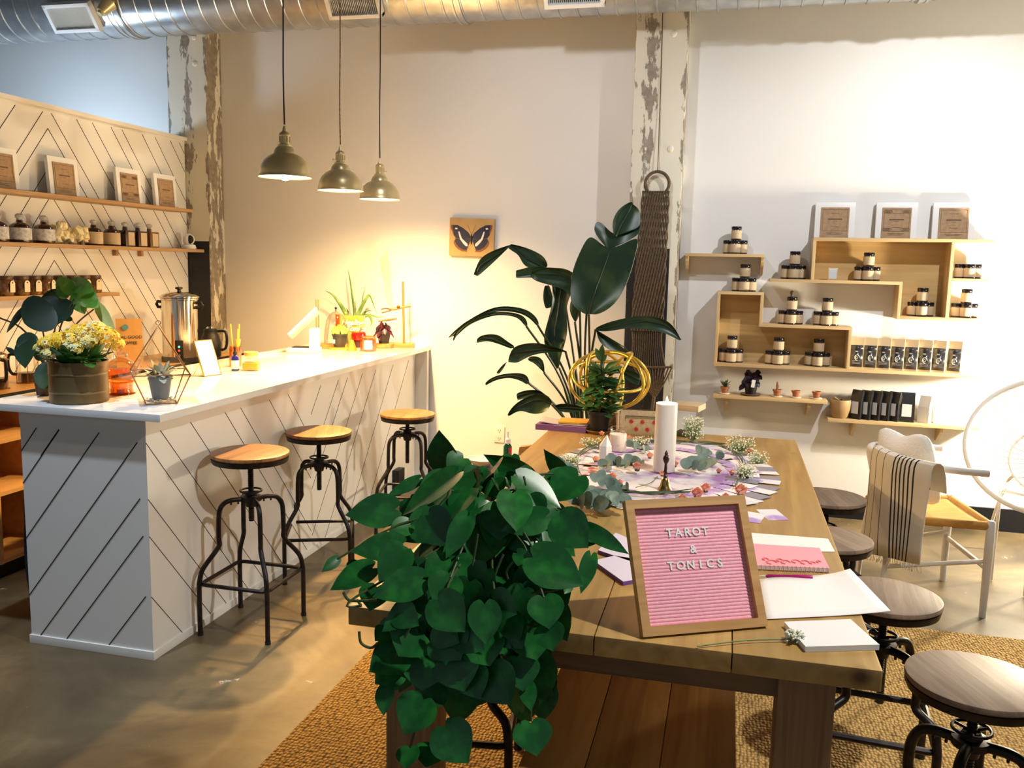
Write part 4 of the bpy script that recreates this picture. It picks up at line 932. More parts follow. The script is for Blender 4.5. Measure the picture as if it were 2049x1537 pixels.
# geometric terrarium
p = base(322, 810, ZC, .06); rz = face_cam(p.x, p.y, 4); t = thing('geometric_terrarium', 'pointed geometric glass terrarium with brass edges holding a small potted plant', 'terrarium', p, rz)
CU = mat('copper_edge', (0.30, 0.15, 0.06), 0.3, metal=0.9)
B = [Vector((sx*.058, sy*.058, .003)) for sx, sy in ((-1, -1), (1, -1), (1, 1), (-1, 1))]; Q = [Vector((sx*.107, sy*.107, .125)) for sx, sy in ((-1, -1), (1, -1), (1, 1), (-1, 1))]; A = Vector((0, 0, .315))
mb = MB()
for i in range(4): 
    for a, b_ in ((B[i], B[(i+1) % 4]), (Q[i], Q[(i+1) % 4]), (B[i], Q[i]), (Q[i], A)): mb.cyl(a, b_, .0024, n=6)
mb.tube([A+Vector((.009*math.sin(a), 0, .012-.009*math.cos(a))) for a in [i*math.pi/7 for i in range(14)]], .0016, 6, True)
mb.build('brass_edges', CU, t)
mb = MB()
for i in range(4): mb.face([B[i], B[(i+1) % 4], Q[(i+1) % 4], Q[i]])
for i in (1, 2, 3): mb.face([Q[i], Q[(i+1) % 4], A])
mb.face(B); mb.build('glass_panes', GLASS, t)
mb = MB()
for i in range(60): mb.ball((rr.uniform(-.05, .05), rr.uniform(-.05, .05), .01+rr.uniform(0, .008)), rr.uniform(.004, .007), 1, (1, 1, .7))
mb.build('pebbles', mat('pale_pebbles', (0.45, 0.40, 0.32), 0.6), t, kind='stuff')
tp = thing('small_potted_succulent', 'grey potted succulent with silvery leaves standing inside the glass terrarium', 'plant', p+Vector((0, 0, .018)), rz)
MB().lathe([(0, 0), (.032, 0), (.045, .078), (.047, .078), (.047, .088), (.04, .088), (0, .08)], n=24).build('pot', mat('grey_pot', (0.10, 0.105, 0.11), 0.5), tp)
mb = MB()
for i in range(54):
    a = rr.uniform(0, 6.3); r_ = rr.uniform(.03, .085); zz_ = .085+rr.uniform(-.03, .10)*(1-r_*6); leaf(mb, (r_*.4*math.cos(a), r_*.4*math.sin(a), .085+rr.uniform(0, .03)), (r_*math.cos(a), r_*math.sin(a), zz_), rr.uniform(.02, .034), (0, 0, 1), LANCE, .3)
mb.build('foliage', mat('silvery_leaf', (0.38, 0.40, 0.28), 0.45, noise=(30, (0.62, 0.60, 0.45), 0.45, 0.6)), tp)

# glass teapot on warmer
p = base(243, 792, ZC, .055); t = thing('tea_warmer', 'small brass and glass tea light warmer under the teapot', 'warmer', p)
MB().lathe([(0, 0), (.055, 0), (.058, .004), (.05, .008), (.046, .03), (.05, .05), (.056, .055), (.052, .058), (.044, .052), (.04, .03), (.044, .01), (0, .008)], n=32).build('warmer_glass', AMBER, t)
MB().lathe([(0, .008), (.018, .008), (.019, .022), (.002, .022), (.001, .03), (0, .03)], n=16).build('tea_light', mat('candle_wax', (0.85, 0.78, 0.6), 0.5, sss=0.3), t)
t = thing('glass_teapot', 'round clear glass teapot half full of amber tea', 'teapot', p+Vector((0, 0, .0585)))
MB().lathe([(.03, .0), (.062, .01), (.073, .035), (.068, .065), (.045, .09), (.032, .098), (.033, .112)], n=36, caps=False).build('teapot_body', GLASS, t)
MB().lathe([(0, .003), (.03, .003), (.059, .012), (.0695, .035), (.068, .048), (0, .048)], n=36).build('tea', glassm('amber_tea', (1.0, 0.50, 0.16), 0.0, 0.3), t)
MB().lathe([(0, .11), (.035, .112), (.03, .12), (.012, .124), (.008, .13), (.014, .138), (0, .142)], n=28).build('lid', GLASS, t)
MB().tube(bez([(.065, 0, .03), (.095, 0, .05), (.105, 0, .085)], 6), [.009]*6+[.007]*7, 10).build('spout', GLASS, t)
MB().tube(bez([(-.05, 0, .09), (-.1, 0, .08), (-.1, 0, .04), (-.07, 0, .02)], 6), .005, 8).build('handle', GLASS, t)

# coffee bag, urn, carafe, presses on the back bar
t = bag('kraft_coffee_bag', 'tall kraft coffee bag printed REAL GOOD COFFEE on the back bar', None, mat('orange_kraft', (0.55, 0.30, 0.10), 0.7, bump=(25, 0.5, 0.004)), None, .15, .075, .30, (-3.56, 4.63, ZB), R(38))
if 'group' in t.keys(): del t['group']
for i, s_ in enumerate(('REAL GOOD', 'COFFEE')):
    text_obj('lettering', s_, .026, .0006, Matrix.Translation((0.0, -.0385, .19-.036*i)) @ Matrix.Rotation(R(90), 4, 'X'), INK, t)
MB().cyl((-.02, -.03, .25), (-.02, -.033, .25), .018, n=20).build('round_sticker', mat('teal_sticker', (0.10, 0.28, 0.32), 0.5), t)
t = thing('coffee_urn', 'tall polished steel coffee urn with black lid knob and handles on the back bar', 'urn', (-3.50, 5.06, ZB))
UR = .112
MB().lathe([(0, 0), (UR+.008, 0), (UR+.008, .03), (UR, .035), (0, .035)], n=48).build('urn_base', BLKPL, t)
MB().lathe([(UR, .035), (UR, .40), (UR+.006, .404), (UR+.006, .414), (UR-.002, .418)], n=64, caps=False).build('urn_body', STEEL, t)
ld = MB().lathe([(UR+.003, .416), (UR+.012, .418), (UR+.012, .426), (UR-.01, .440), (.06, .452), (0, .456)], n=48).build('lid', STEEL, t)
MB().lathe([(0, .455), (.012, .455), (.010, .468), (.024, .474), (.022, .486), (0, .486)], n=20).build('lid_knob', BLKPL, ld)
u = Vector((1, .15, 0)).normalized()
for s_ in (-1, 1):
    MB().tube([u*s_*UR+Vector((0, 0, .385)), u*s_*(UR+.035)+Vector((0, 0, .39)), u*s_*(UR+.045)+Vector((0, 0, .372)), u*s_*(UR+.035)+Vector((0, 0, .352)), u*s_*UR+Vector((0, 0, .355))], .010, 10).build('handle', BLKPL, t)
cd = Vector((.5, -.86, 0)).normalized()
MB().box(cd*(UR+.003)+Vector((0, 0, .085)), (.05, .02, .12), Matrix.Rotation(math.atan2(cd.y, cd.x)+math.pi/2, 3, 'Z'), .004).build('control_panel', BLKPL, t)
sg = MB().cyl(cd*(UR+.012)+Vector((-.028, 0, .16)), cd*(UR+.012)+Vector((-.028, 0, .39)), .007, n=12).build('sight_glass', GLASS, t)
MB().cyl(cd*(UR+.012)+Vector((0, 0, .105)), cd*(UR+.016)+Vector((0, 0, .105)), .006, n=14).build('green_light', mat('green_led', (0.1, 0.9, 0.6), 0.4, emis=((0.1, 0.9, 0.6), 3)), t)
MB().cyl(cd*(UR+.012)+Vector((0, 0, .08)), cd*(UR+.016)+Vector((0, 0, .08)), .006, n=14).build('red_light', mat('red_led', (1, 0.03, 0.02), 0.4, emis=((1, 0.03, 0.02), 4)), t)
MB().tube([cd*(UR)+Vector((0, 0, .05)), cd*(UR+.04)+Vector((0, 0, .05)), cd*(UR+.045)+Vector((0, 0, .03))], .010, 10).build('tap', BLKPL, t)
t = thing('black_carafe', 'squat black coffee carafe with loop handle beside the steel urn', 'carafe', (-3.47, 5.36, ZB))
MB().lathe([(0, 0), (.062, 0), (.068, .01), (.070, .10), (.055, .15), (.045, .17), (.048, .185), (.04, .195), (0, .198)], n=36).build('carafe_body', BLKPL, t)
MB().tube(bez([(.045, .02, .178), (.095, .03, .175), (.108, .03, .12), (.095, .03, .06), (.06, .02, .05)], 6), .009, 10).build('handle', BLKPL, t)
MB().lathe([(0, .196), (.03, .197), (.02, .21), (0, .213)], n=20).build('lid', STEEL, t)
COFF = mat('wet_coffee', (0.03, 0.012, 0.006), 0.3)
def press(label, loc, rz):
    t = thing('french_press', label, 'coffee press', loc, rz, 'glass coffee presses on the back bar')
    MB().lathe([(0, .008), (.048, .008), (.048, .16), (.052, .168)], n=32, caps=False).build('glass_beaker', GLASS, t)
    MB().lathe([(0, .01), (.046, .01), (.046, .055), (0, .055)], n=28).build('coffee', COFF, t)
    mb = MB().lathe([(.0, .0), (.055, .0), (.055, .006), (.0, .006)], n=28)
    for i in range(4): a = i*math.pi/2+.4; mb.cyl((.051*math.cos(a), .051*math.sin(a), .004), (.051*math.cos(a), .051*math.sin(a), .15), .002, n=6)
    mb.tube([(.051*math.cos(a), .051*math.sin(a), .148) for a in [i*2*math.pi/28 for i in range(28)]], .004, 6, True); mb.build('wire_frame', CU, t)
    l_ = MB().lathe([(0, .166), (.05, .166), (.05, .176), (.03, .188), (0, .192)], n=28).build('lid', STEEL, t)
    MB().cyl((0, 0, .19), (0, 0, .215), .003, n=8).ball((0, 0, .22), .010, 2).build('plunger_knob', BLKPL, l_)
    MB().tube(bez([(.053, 0, .15), (.09, 0, .145), (.095, 0, .09), (.08, 0, .05), (.054, 0, .045)], 6), .008, 8).build('handle', BLKPL, t)
press('glass coffee press with black handle at the very left edge', (-3.56, 3.62, ZB), R(-20))
press('glass coffee press with brewed coffee, second from the left edge', (-3.60, 3.86, ZB), R(200))
t = thing('glass_carafe', 'clear glass carafe beside the coffee presses, half hidden by leaves', 'carafe', (-3.62, 4.06, ZB))
MB().lathe([(0, 0), (.045, 0), (.05, .008), (.05, .12), (.035, .15), (.038, .17)], n=32, caps=False).build('carafe_body', GLASS, t)
MB().lathe([(0, .004), (.044, .004), (.048, .01), (.048, .045), (0, .045)], n=28).build('coffee_grounds', COFF, t)

# standing frame
p = P(426, 752, 2, ZC); t = thing('menu_frame', 'slim gold frame with a blank white card leaning on its wire stand', 'picture frame', p, R(78))
tl = Matrix.Rotation(R(-20), 3, 'X')
mb = MB()
for (x, z, sx, sz) in ((-.058, .095, .004, .19), (.058, .095, .004, .19), (0, .002, .12, .004), (0, .188, .12, .004)): mb.box(tl @ Vector((x, 0, z)), (sx, .006, sz), tl)
mb.build('frame', GOLD, t); MB().box(tl @ Vector((0, 0, .095)), (.112, .003, .183), tl).build('card', PAPER, t)
MB().tube([tl @ Vector((-.02, 0, .11)), (-.03, .10, .002), (.03, .10, .002), tl @ Vector((.02, 0, .11))], .0016, 6).build('wire_stand', GOLD, t)
# dropper bottle, diffuser, jar
p = base(471, 743, ZC, .02); t = thing('dropper_bottle', 'cobalt blue dropper bottle with white label on the counter', 'bottle', p)
MB().lathe([(0, 0), (.019, 0), (.021, .004), (.021, .062), (.017, .075), (.009, .082), (.009, .088), (0, .088)], n=24).build('bottle_body', mat('cobalt_glass', (0.02, 0.02, 0.28), 0.06, trans=0.3, coat=0.6), t)
MB().lathe([(.0213, .012), (.0215, .013), (.0215, .056), (.0213, .057)], n=24, caps=False).build('bottle_label', PAPER, t)
MB().lathe([(0, .088), (.011, .088), (.011, .102), (.006, .104), (.007, .122), (.004, .128), (0, .128)], n=18).build('dropper_cap', BLKPL, t)
p = base(487, 737, ZC, .034)+Vector((-.06, .02, 0)); t = thing('amber_glass_vase', 'tall amber glass cup holding orange wooden sticks', 'cup', p)
MB().lathe([(0, .002), (.031, .002), (.033, .006), (.033, .112), (.031, .112), (.03, .01)], n=28, caps=False).build('cup', AMBER, t)
tk = mat('orange_wood_sticks', (0.80, 0.38, 0.05), 0.5); mb = MB()
for (x0, y0, x1, y1, z) in ((-.01, 0, -.026, .0, .235), (.01, .0, .022, .01, .235), (0, .01, .0, .012, .15), (-.01, .01, .02, .02, .15), (.012, -.01, .026, -.012, .21)): mb.cyl((x0, y0, .008), (x1, y1, z), .0042, n=8)
tag(center_origin(mb.build('wooden_sticks', tk)), 'bundle of orange wooden sticks standing in the amber cup', 'sticks', kind='stuff').location += p
p = base(503, 743, ZC, .045); t = thing('honey_jar', 'squat square glass jar of orange honey with wooden lid', 'jar', p, R(20))
MB().box((0, 0, .033), (.09, .09, .066), None, .012).lathe([(.036, .062), (.032, .07), (.036, .08)], n=28, caps=False).build('jar_glass', GLASS, t)
MB().box((0, 0, .024), (.082, .082, .040), None, .010).build('honey', mat('orange_honey', (0.95, 0.42, 0.04), 0.15, sss=0.5), t)
MB().lathe([(0, .08), (.036, .08), (.037, .098), (.035, .1), (0, .1)], n=28).build('lid', mat('orange_wooden_lid', (0.75, 0.40, 0.10), 0.5), t)

# POS terminal
t = thing('payment_tablet', 'white tablet register on a white angled stand', 'tablet', (-2.68, 5.20, ZC), R(12))
MB().box((0, 0, .014), (.20, .14, .028), None, .008).build('stand_base', VW, t)
MB().box((.07, 0, .085), (.045, .12, .14), None, .01).build('stand_post', VW, t)
tl = Matrix.Rotation(R(22), 3, 'Z') @ Matrix.Rotation(R(-44), 3, 'Y') @ Matrix.Rotation(R(-20), 3, 'X')
tb = MB().box((.0, 0, .185), (.25, .175, .014), tl, .006).build('tablet', VW, t)
MB().box(Vector((0, 0, .185)) + tl @ Vector((0, 0, .0085)), (.22, .15, .002), tl).build('screen', mat('dark_screen', (0.02, 0.02, 0.025), 0.1), tb)
MB().box((-.01, .0, .0305), (.12, .09, .005), None, .002).build('card_reader', BLKPL, t)
tag(center_origin(MB().tube([q+Vector((0, 0, .0)) for q in bez([(-2.79, 5.20, ZC+.003), (-2.84, 5.1, ZC+.003), (-2.86, 5.0, ZC+.003), (-2.89, 4.93, ZC+.003)], 8)], .003, 6).build('white_cable', VW)), 'thin white cable running from the tablet register to the counter edge', 'cable')

# ring stand with glass flask
WST = wood('stand_wood', (0.48, 0.25, 0.07), (0.32, 0.15, 0.04), axis=0, rough=0.4, scale=6, knots=False); WROD = wood('rod_wood', (0.40, 0.22, 0.07), (0.26, 0.13, 0.04), axis=2, rough=0.4, scale=6, knots=False)
t = thing('wooden_stand', 'wooden laboratory stand with two thin rods behind the tablet register', 'stand', (-2.63, 5.50, ZC), R(20))
MB().bx(-.12, .11, -.06, .06, 0, .03, .002).build('stand_base', WST, t)
for x in (-.10, -.085): MB().cyl((x, 0, .03), (x, 0, .33), .004, n=8).build('rod', WROD, t)
t = thing('glass_cloche', 'clear glass dome with small black knob on the wooden stand', 'cloche', (-2.60, 5.51, ZC+.0305))
MB().lathe([(.082, .0), (.084, .004), (.078, .08), (.066, .16), (.045, .2), (.018, .218), (.0, .222)], n=36, caps=False).build('glass_dome', glassm('grey_glass', (0.88, 0.90, 0.86), 0.0, 0.1), t)
MB().cyl((0, 0, .221), (0, 0, .235), .004, n=8).ball((0, 0, .243), .009, 2).build('knob', BLKPL, t)
# second stand with clamp
t = thing('clamp_stand', 'wooden laboratory stand with tall rod and clamp arm near the wall', 'stand', (-2.24, 5.78, ZC), R(12))
MB().bx(-.11, .10, -.055, .055, 0, .028, .002).build('stand_base', WST, t)
MB().cyl((.03, 0, .028), (.02, 0, .46), .0085, n=12).build('rod', WROD, t)
mb = MB().tube([(.075, 0, .292), (.02, 0, .28), (-.03, 0, .268), (-.06, -.004, .262)], [.007, .009, .010, .007], 8).tube(bez([(-.06, 0, .262), (-.10, .01, .268), (-.135, .01, .262)], 5), .005, 6).tube(bez([(-.06, -.01, .258), (-.09, -.02, .248), (-.125, -.02, .238)], 5), .005, 6).ball((-.01, -.012, .285), .012, 2)
mb.build('clamp_arm', mat('brown_metal_clamp', (0.26, 0.14, 0.05), 0.35, metal=0.7), t)
MB().tube([(-.15, -.02, .18), (-.08, -.01, .19), (-.02, 0, .2)], [.006, .009, .006], 7).build('twig', LEGW, t)
# book Healing Tonics
t = thing('recipe_book', 'upright book titled Healing Tonics with red spine and yellow green cover', 'book', (-2.535, 5.63, ZC), face_cam(-2.535, 5.63, -16))
MB().bx(-.085, .085, .0, .022, .0, .215).build('pages', PAPER, t)
cv = MB().bx(-.088, .088, -.003, .0, .0, .22).build('cover', mat('yellow_green_cover', (0.22, 0.26, 0.05), 0.4, noise=(9, (0.50, 0.42, 0.12), 0.45, 0.6)), t)
MB().bx(-.091, -.0, .022, .024, 0, .22).bx(-.118, -.0885, -.003, .022, .0, .222).build('spine', mat('red_orange_spine', (0.75, 0.07, 0.012), 0.45), t)
MB().lathe([(0, 0), (.03, 0), (.032, .12), (.028, .14), (0, .14)], (.045, -.004, .01), 20).build('bottle_picture', mat('green_bottle_print', (0.10, 0.26, 0.06), 0.4), cv).scale = (1, .02, 1)
text_obj('lettering', 'Healing', .052, .0008, Matrix.Translation((.0, -.0062, .17)) @ Matrix.Rotation(R(90), 4, 'X'), PAPER, cv, font_shear=.45, bold=.0012)
text_obj('lettering', 'Tonics', .052, .0008, Matrix.Translation((.022, -.0062, .128)) @ Matrix.Rotation(R(90), 4, 'X'), PAPER, cv, font_shear=.45, bold=.0012)
# aloe
pa = Vector((-2.60, 5.80, ZC)); t = thing('aloe_plant', 'spiky green aloe with long arching leaves behind the book', 'plant', pa)
MB().lathe([(0, 0), (.05, 0), (.065, .13), (.07, .13), (.07, .15), (.062, .15), (0, .14)], n=28).build('pot', mat('dark_green_pot', (0.02, 0.05, 0.025), 0.4), t)
o6 = (600, 560); s6 = 7.318; mb = MB()
def A6(pts, w0, d=6.3):
    q = bez([pa+Vector((0, 0, .14))]+[at3(x, y, d+(.0 if i else .03), o6, s6) for i, (x, y) in enumerate(pts)], 6); n_ = len(q); mb.tube(q, [max(w0*(1-(i/(n_-1))**1.6), .0008) for i in range(n_)], 7, flat=.55)
A6([(800, 490), (770, 250), (735, 0), (700, -160)], .017); A6([(680, 500), (580, 340), (480, 220), (365, 155)], .019); A6([(890, 460), (920, 250), (970, 60)], .012, 6.35); A6([(870, 470), (950, 310), (1015, 225), (1075, 350), (1140, 530)], .017, 6.25)
A6([(720, 500), (690, 430), (665, 390)], .009, 6.25); A6([(820, 470), (812, 270)], .007, 6.35); A6([(940, 490), (990, 455), (1090, 448)], .011, 6.2); A6([(1000, 520), (1150, 550), (1270, 525)], .010, 6.2); A6([(980, 520), (1050, 600), (1030, 690)], .016, 6.2)
mb.build('foliage', mat('aloe_leaf', (0.10, 0.20, 0.05), 0.4, noise=(25, (0.16, 0.27, 0.08), 0.4, 0.6)), t, True)
# small pots
GCO = mat('golden_coaster', (0.70, 0.40, 0.06), 0.25, metal=0.3)
p = base(680, 700, ZC, .07); tag(center_origin(MB().lathe([(0, 0), (.072, 0), (.075, .004), (.072, .012), (0, .012)], p, 36).build('coaster', GCO)), 'round golden coaster under the black succulent pot', 'coaster')
t = thing('succulent_pot', 'black plastic pot of lime green succulent on a golden coaster', 'plant', p+Vector((0, 0, .0125)))
MB().lathe([(0, 0), (.038, 0), (.050, .08), (.054, .08), (.054, .092), (.048, .092), (0, .082)], n=28).build('pot', mat('soft_black_pot', (0.035, 0.033, 0.03), 0.5), t)
MB().lathe([(.0, -.012), (.008, -.012), (.008, .012), (0, .012)], (-.022, -.045, .04), 14).build('sticker', PAPER, t)
mb = MB()
for i in range(75):
    a = rr.uniform(0, 6.3); r_ = .052*math.sqrt(rr.random()); c = Vector((r_*math.cos(a), r_*math.sin(a), .10+.03*(1-(r_/.052)**2)+rr.uniform(0, .012))); mb.tube([c-Vector((0, 0, .02)), c, c+Vector((c.x*.15, c.y*.15, .014))], [.006, .0075, .002], 6)
mb.build('foliage', mat('lime_succulent', (0.48, 0.55, 0.10), 0.45, noise=(30, (0.75, 0.78, 0.30), 0.5, 0.65)), t)
p = base(712, 698, ZC, .05)+Vector((-.005, .06, 0)); t = thing('red_bowl_pot', 'glossy red bowl on a dark pot with a small brown stem', 'plant pot', p)
MB().lathe([(0, 0), (.03, 0), (.036, .045), (0, .045)], n=24).build('pot', mat('maroon_pot', (0.06, 0.015, 0.015), 0.35), t)
MB().lathe([(.03, .046), (.045, .055), (.052, .085), (.047, .106), (.043, .106), (.046, .085), (.03, .06), (0, .056)], n=32, caps=False).build('red_bowl', mat('glossy_red', (0.75, 0.01, 0.008), 0.2, coat=0.6), t)
MB().tube([(.0, 0, .06), (.006, 0, .10), (.02, 0, .14)], [.007, .006, .004], 7).build('stem', LEGW, t)
o = MB().lathe([(0, 0), (.035, 0), (.034, .004), (.012, .07), (0, .074)], base(697, 702, ZC, .03)+Vector((.03, -.01, 0)), 24).build('incense_cone', mat('orange_cone', (0.70, 0.20, 0.03), 0.5))
tag(center_origin(o), 'little orange cone between the black succulent pot and the red bowl', 'cone')
p = base(737, 704, ZC, .053); t = thing('candle_jar', 'amber glass candle jar with square white label', 'candle', p, face_cam(p.x, p.y))
MB().lathe([(0, .0), (.05, 0), (.053, .004), (.053, .082), (.047, .088), (.05, .1), (.047, .1), (.044, .09), (.049, .08), (.049, .01), (0, .008)], n=36).build('jar_glass', AMBER, t)
MB().lathe([(0, .009), (.0485, .009), (.0485, .055), (0, .055)], n=30).build('wax', mat('amber_wax', (0.55, 0.30, 0.08), 0.5), t)
MB().box((0, -.0545, .045), (.052, .0015, .06), None, .0006).build('candle_label', PAPER, t)
p = base(768, 697, ZC, .06); tag(center_origin(MB().lathe([(0, 0), (.062, 0), (.066, .003), (.066, .026), (.06, .03), (0, .03)], p, 30).build('wood_slice', WST)), 'round wooden slice under the dark red leafed plant', 'wood slice')
t = thing('purple_plant', 'dark red purple trailing plant in a black pot on a wood slice', 'plant', p+Vector((0, 0, .0305)))
MB().lathe([(0, 0), (.035, 0), (.048, .075), (.05, .085), (.045, .085), (0, .078)], n=24).build('pot', mat('bark_black_pot', (0.025, 0.018, 0.018), 0.5), t)
mb = MB()
for i in range(44):
    a = rr.uniform(0, 6.3); r_ = rr.uniform(.02, .085); z = .11-r_*r_*9+rr.uniform(-.02, .03); leaf(mb, (r_*.7*math.cos(a), r_*.7*math.sin(a), z+.02), (r_*1.1*math.cos(a), r_*1.1*math.sin(a), z-.02), .028, (0, -.2, 1), LANCE)
mb.build('foliage', mat('burgundy_leaf', (0.09, 0.015, 0.03), 0.35, noise=(20, (0.02, 0.01, 0.015), 0.4, 0.6)), t)
# ================================================================== things on the long table
rr = random.Random(21)
# trailing pothos on the near left corner
pp = Vector((-.555, 2.075, ZT))
t = thing('pothos_plant', 'large trailing green pothos in a black pot spilling over the near table corner', 'plant', pp)
MB().lathe([(0, 0), (.078, 0), (.082, .004), (.100, .19), (.106, .19), (.106, .21), (.098, .21), (.095, .19), (0, .18)], n=40).build('pot', BLKPL, t)
MB().lathe([(0, .181), (.094, .186)], n=24, caps=False).build('soil', SOIL, t)
mb = MB(); vn = MB()
crown = pp+Vector((0, 0, .20))
def pl(bx_, by_, tx, ty, w_, d, tilt=None, o=(620, 850), s=3.2016, dt=-.03, m_=None, shape=HEART, fold=.22):
    """one pothos leaf: junction, tip (crop coordinates), width, distance in front of the lens"""
    b_ = at3(bx_, by_, d, o, s); tp = at3(tx, ty, d+dt, o, s)
    n_ = tilt or (rr.uniform(-.35, .35), -1, rr.uniform(.1, .7))
    leaf(m_ or mb, b_, tp, w_*1.2/s*d/F_PX, n_, shape, fold, droop=.12)
    return b_
up = [(880, 285, 828, 32, 190, 2.40), (985, 215, 880, 310, 150, 2.36), (1075, 280, 1045, 440, 150, 2.34), (1400, 320, 1110, 190, 120, 2.42), (1290, 200, 1270, 330, 110, 2.44), (1640, 330, 1497, 155, 95, 2.38),
      (1640, 320, 1465, 390, 110, 2.34), (1720, 330, 1540, 500, 220, 2.30), (1520, 400, 1290, 520, 160, 2.28), (1260, 340, 1350, 375, 90, 2.36), (1250, 340, 1130, 350, 70, 2.36), (1180, 360, 1190, 480, 150, 2.32),
      (890, 345, 680, 440, 150, 2.30), (700, 350, 490, 460, 70, 2.30), (880, 440, 700, 560, 170, 2.26), (545, 540, 225, 580, 185, 2.12), (700, 540, 560, 500, 110, 2.24), (640, 480, 700, 640, 150, 2.2), (840, 590, 585, 750, 210, 2.12),
      (1010, 590, 870, 860, 125, 2.02), (1220, 570, 1190, 760, 190, 2.10), (1510, 590, 1225, 680, 150, 2.08), (1590, 550, 1520, 650, 150, 2.12), (1600, 600, 1785, 790, 230, 2.04), (1430, 850, 1755, 1035, 250, 1.96),
      (1800, 840, 1735, 1085, 95, 2.0), (1330, 825, 1455, 945, 95, 1.98), (1500, 950, 1535, 1090, 95, 1.97), (1770, 660, 2045, 830, 95, 2.08), (1850, 700, 1760, 790, 80, 2.1), (585, 770, 262, 815, 155, 2.06), (600, 800, 440, 1005, 190, 1.99),
      (400, 920, 128, 1062, 155, 2.00), (178, 860, 75, 945, 65, 2.02), (720, 990, 400, 1105, 180, 1.96), (860, 850, 735, 980, 130, 2.0), (1030, 900, 870, 940, 160, 2.02), (820, 1120, 995, 1330, 230, 1.90), (1120, 1150, 1130, 1412, 185, 1.90),
      (1170, 1120, 1330, 1215, 185, 1.92), (1500, 1110, 1535, 1312, 200, 1.90), (1530, 1290, 1560, 1455, 180, 1.88), (430, 1040, 385, 1195, 170, 2.04), (700, 1140, 460, 1330, 150, 1.96), (1300, 650, 1500, 800, 210, 2.1), (760, 580, 900, 780, 220, 2.08),
      (900, 980, 800, 1160, 200, 1.96), (330, 900, 260, 1010, 140, 2.05), (1000, 470, 920, 600, 160, 2.16), (1400, 480, 1500, 620, 170, 2.14), (1120, 480, 1020, 560, 120, 2.2), (640, 640, 500, 700, 120, 2.1),
      (560, 1180, 700, 1290, 160, 1.95), (820, 1290, 960, 1400, 190, 1.93), (1660, 1020, 1630, 1085, 60, 1.98), (1290, 1230, 1340, 1400, 170, 1.92), (960, 1320, 1120, 1450, 180, 1.92)]
for (a, b_, c, d_, w_, dd) in up:
    j = pl(a, b_, c, d_, w_, dd)
    if rr.random() < .35: vn.tube(bez([crown+Vector((rr.uniform(-.06, .06), rr.uniform(-.06, .06), -.01)), (crown+j)/2+Vector((0, 0, .05)), j], 5), .0026, 5)
o8 = (500, 1150); s8 = 2.561
low = [(790, 390, 610, 500, 190, 1.95), (760, 470, 640, 560, 150, 1.94), (700, 575, 686, 725, 90, 1.92), (890, 640, 790, 822, 190, 1.90), (820, 890, 800, 1000, 110, 1.9), (1440, 760, 1470, 932, 170, 1.90), (1378, 690, 1338, 515, 60, 1.93),
       (1230, 480, 1335, 670, 210, 1.93), (1000, 780, 1120, 970, 200, 1.92), (900, 420, 880, 600, 200, 1.95), (1050, 420, 1100, 600, 210, 1.93), (1380, 430, 1400, 600, 170, 1.93), (700, 290, 640, 340, 90, 1.97), (960, 560, 860, 680, 160, 1.94),
       (1180, 330, 1230, 470, 200, 1.93), (1000, 300, 1080, 440, 210, 1.93), (1430, 300, 1470, 440, 180, 1.93), (1420, 560, 1440, 700, 80, 1.92), (850, 300, 760, 420, 200, 1.95), (1330, 250, 1400, 380, 180, 1.93), (940, 880, 900, 990, 150, 1.93), (1130, 480, 1180, 640, 170, 1.93)]
for (a, b_, c, d_, w_, dd) in low: pl(a, b_, c, d_, w_, dd, o=o8, s=s8)
# inner leaves that fill the crown
for i in range(60):
    a = rr.uniform(0, 6.3); r_ = rr.uniform(.06, .24); b_ = crown+Vector((r_*.6*math.cos(a), r_*.5*math.sin(a), rr.uniform(-.08, .12))); e = b_+Vector((.11*math.cos(a)+rr.uniform(-.03, .03), .08*math.sin(a)-.03, rr.uniform(-.12, -.02)))
    leaf(mb, b_, e, rr.uniform(.085, .125), (math.cos(a)*.5, -.5, .8), HEART, .2)
for i in range(60):
    x = rr.uniform(770, 1100); y = rr.uniform(1120, 1370); j = PD(x, y, rr.uniform(1.99, 2.045)); e = j+Vector((rr.uniform(-.05, .05), rr.uniform(-.02, .0), -rr.uniform(.07, .11)))
    if y < 1230: j.y = min(j.y, 2.0); 
    leaf(mb, j, e, rr.uniform(.07, .10), (rr.uniform(-.5, .5), -1, rr.uniform(0, .6)), HEART, .2, droop=.1)
# the hanging vines
for pts in ([(900, 1000), (880, 1200), (860, 1390)], [(1180, 1050), (1290, 1230), (1450, 1300)], [(300, 1100), (330, 1160), (300, 1120)]):
    vn.tube(bez([crown]+[at3(x, y, 1.93) if False else at3(x, y, 1.95, (620, 850), 3.2016) for x, y in pts], 6), .003, 6)
for pts in ([(1100, 250), (1330, 450), (1430, 600), (1440, 750)], [(860, 200), (780, 350), (720, 500), (700, 580)], [(1000, 300), (960, 500), (890, 640), (820, 890)], [(560, 290), (570, 350), (620, 375), (655, 350)], [(480, 90), (500, 125), (540, 135), (650, 130)], [(1640, 60), (1560, 80), (1440, 95)]):
    vn.tube(bez([at3(x, y, 1.94, o8, s8) for x, y in pts], 6), .0032, 6)
for pts in ([(1075, 700), (1060, 800), (1040, 900)], [(1240, 830), (1190, 950), (1160, 1060)], [(1300, 880), (1260, 940), (1270, 990)], [(1370, 330), (1385, 390)]): vn.tube(bez([at3(x, y, 1.98, (620, 850), 3.2016) for x, y in pts], 6), .0028, 5)
mb.build('foliage', POTHOS, t, True, ang=60); vn.build('vine', VINE, t, True)

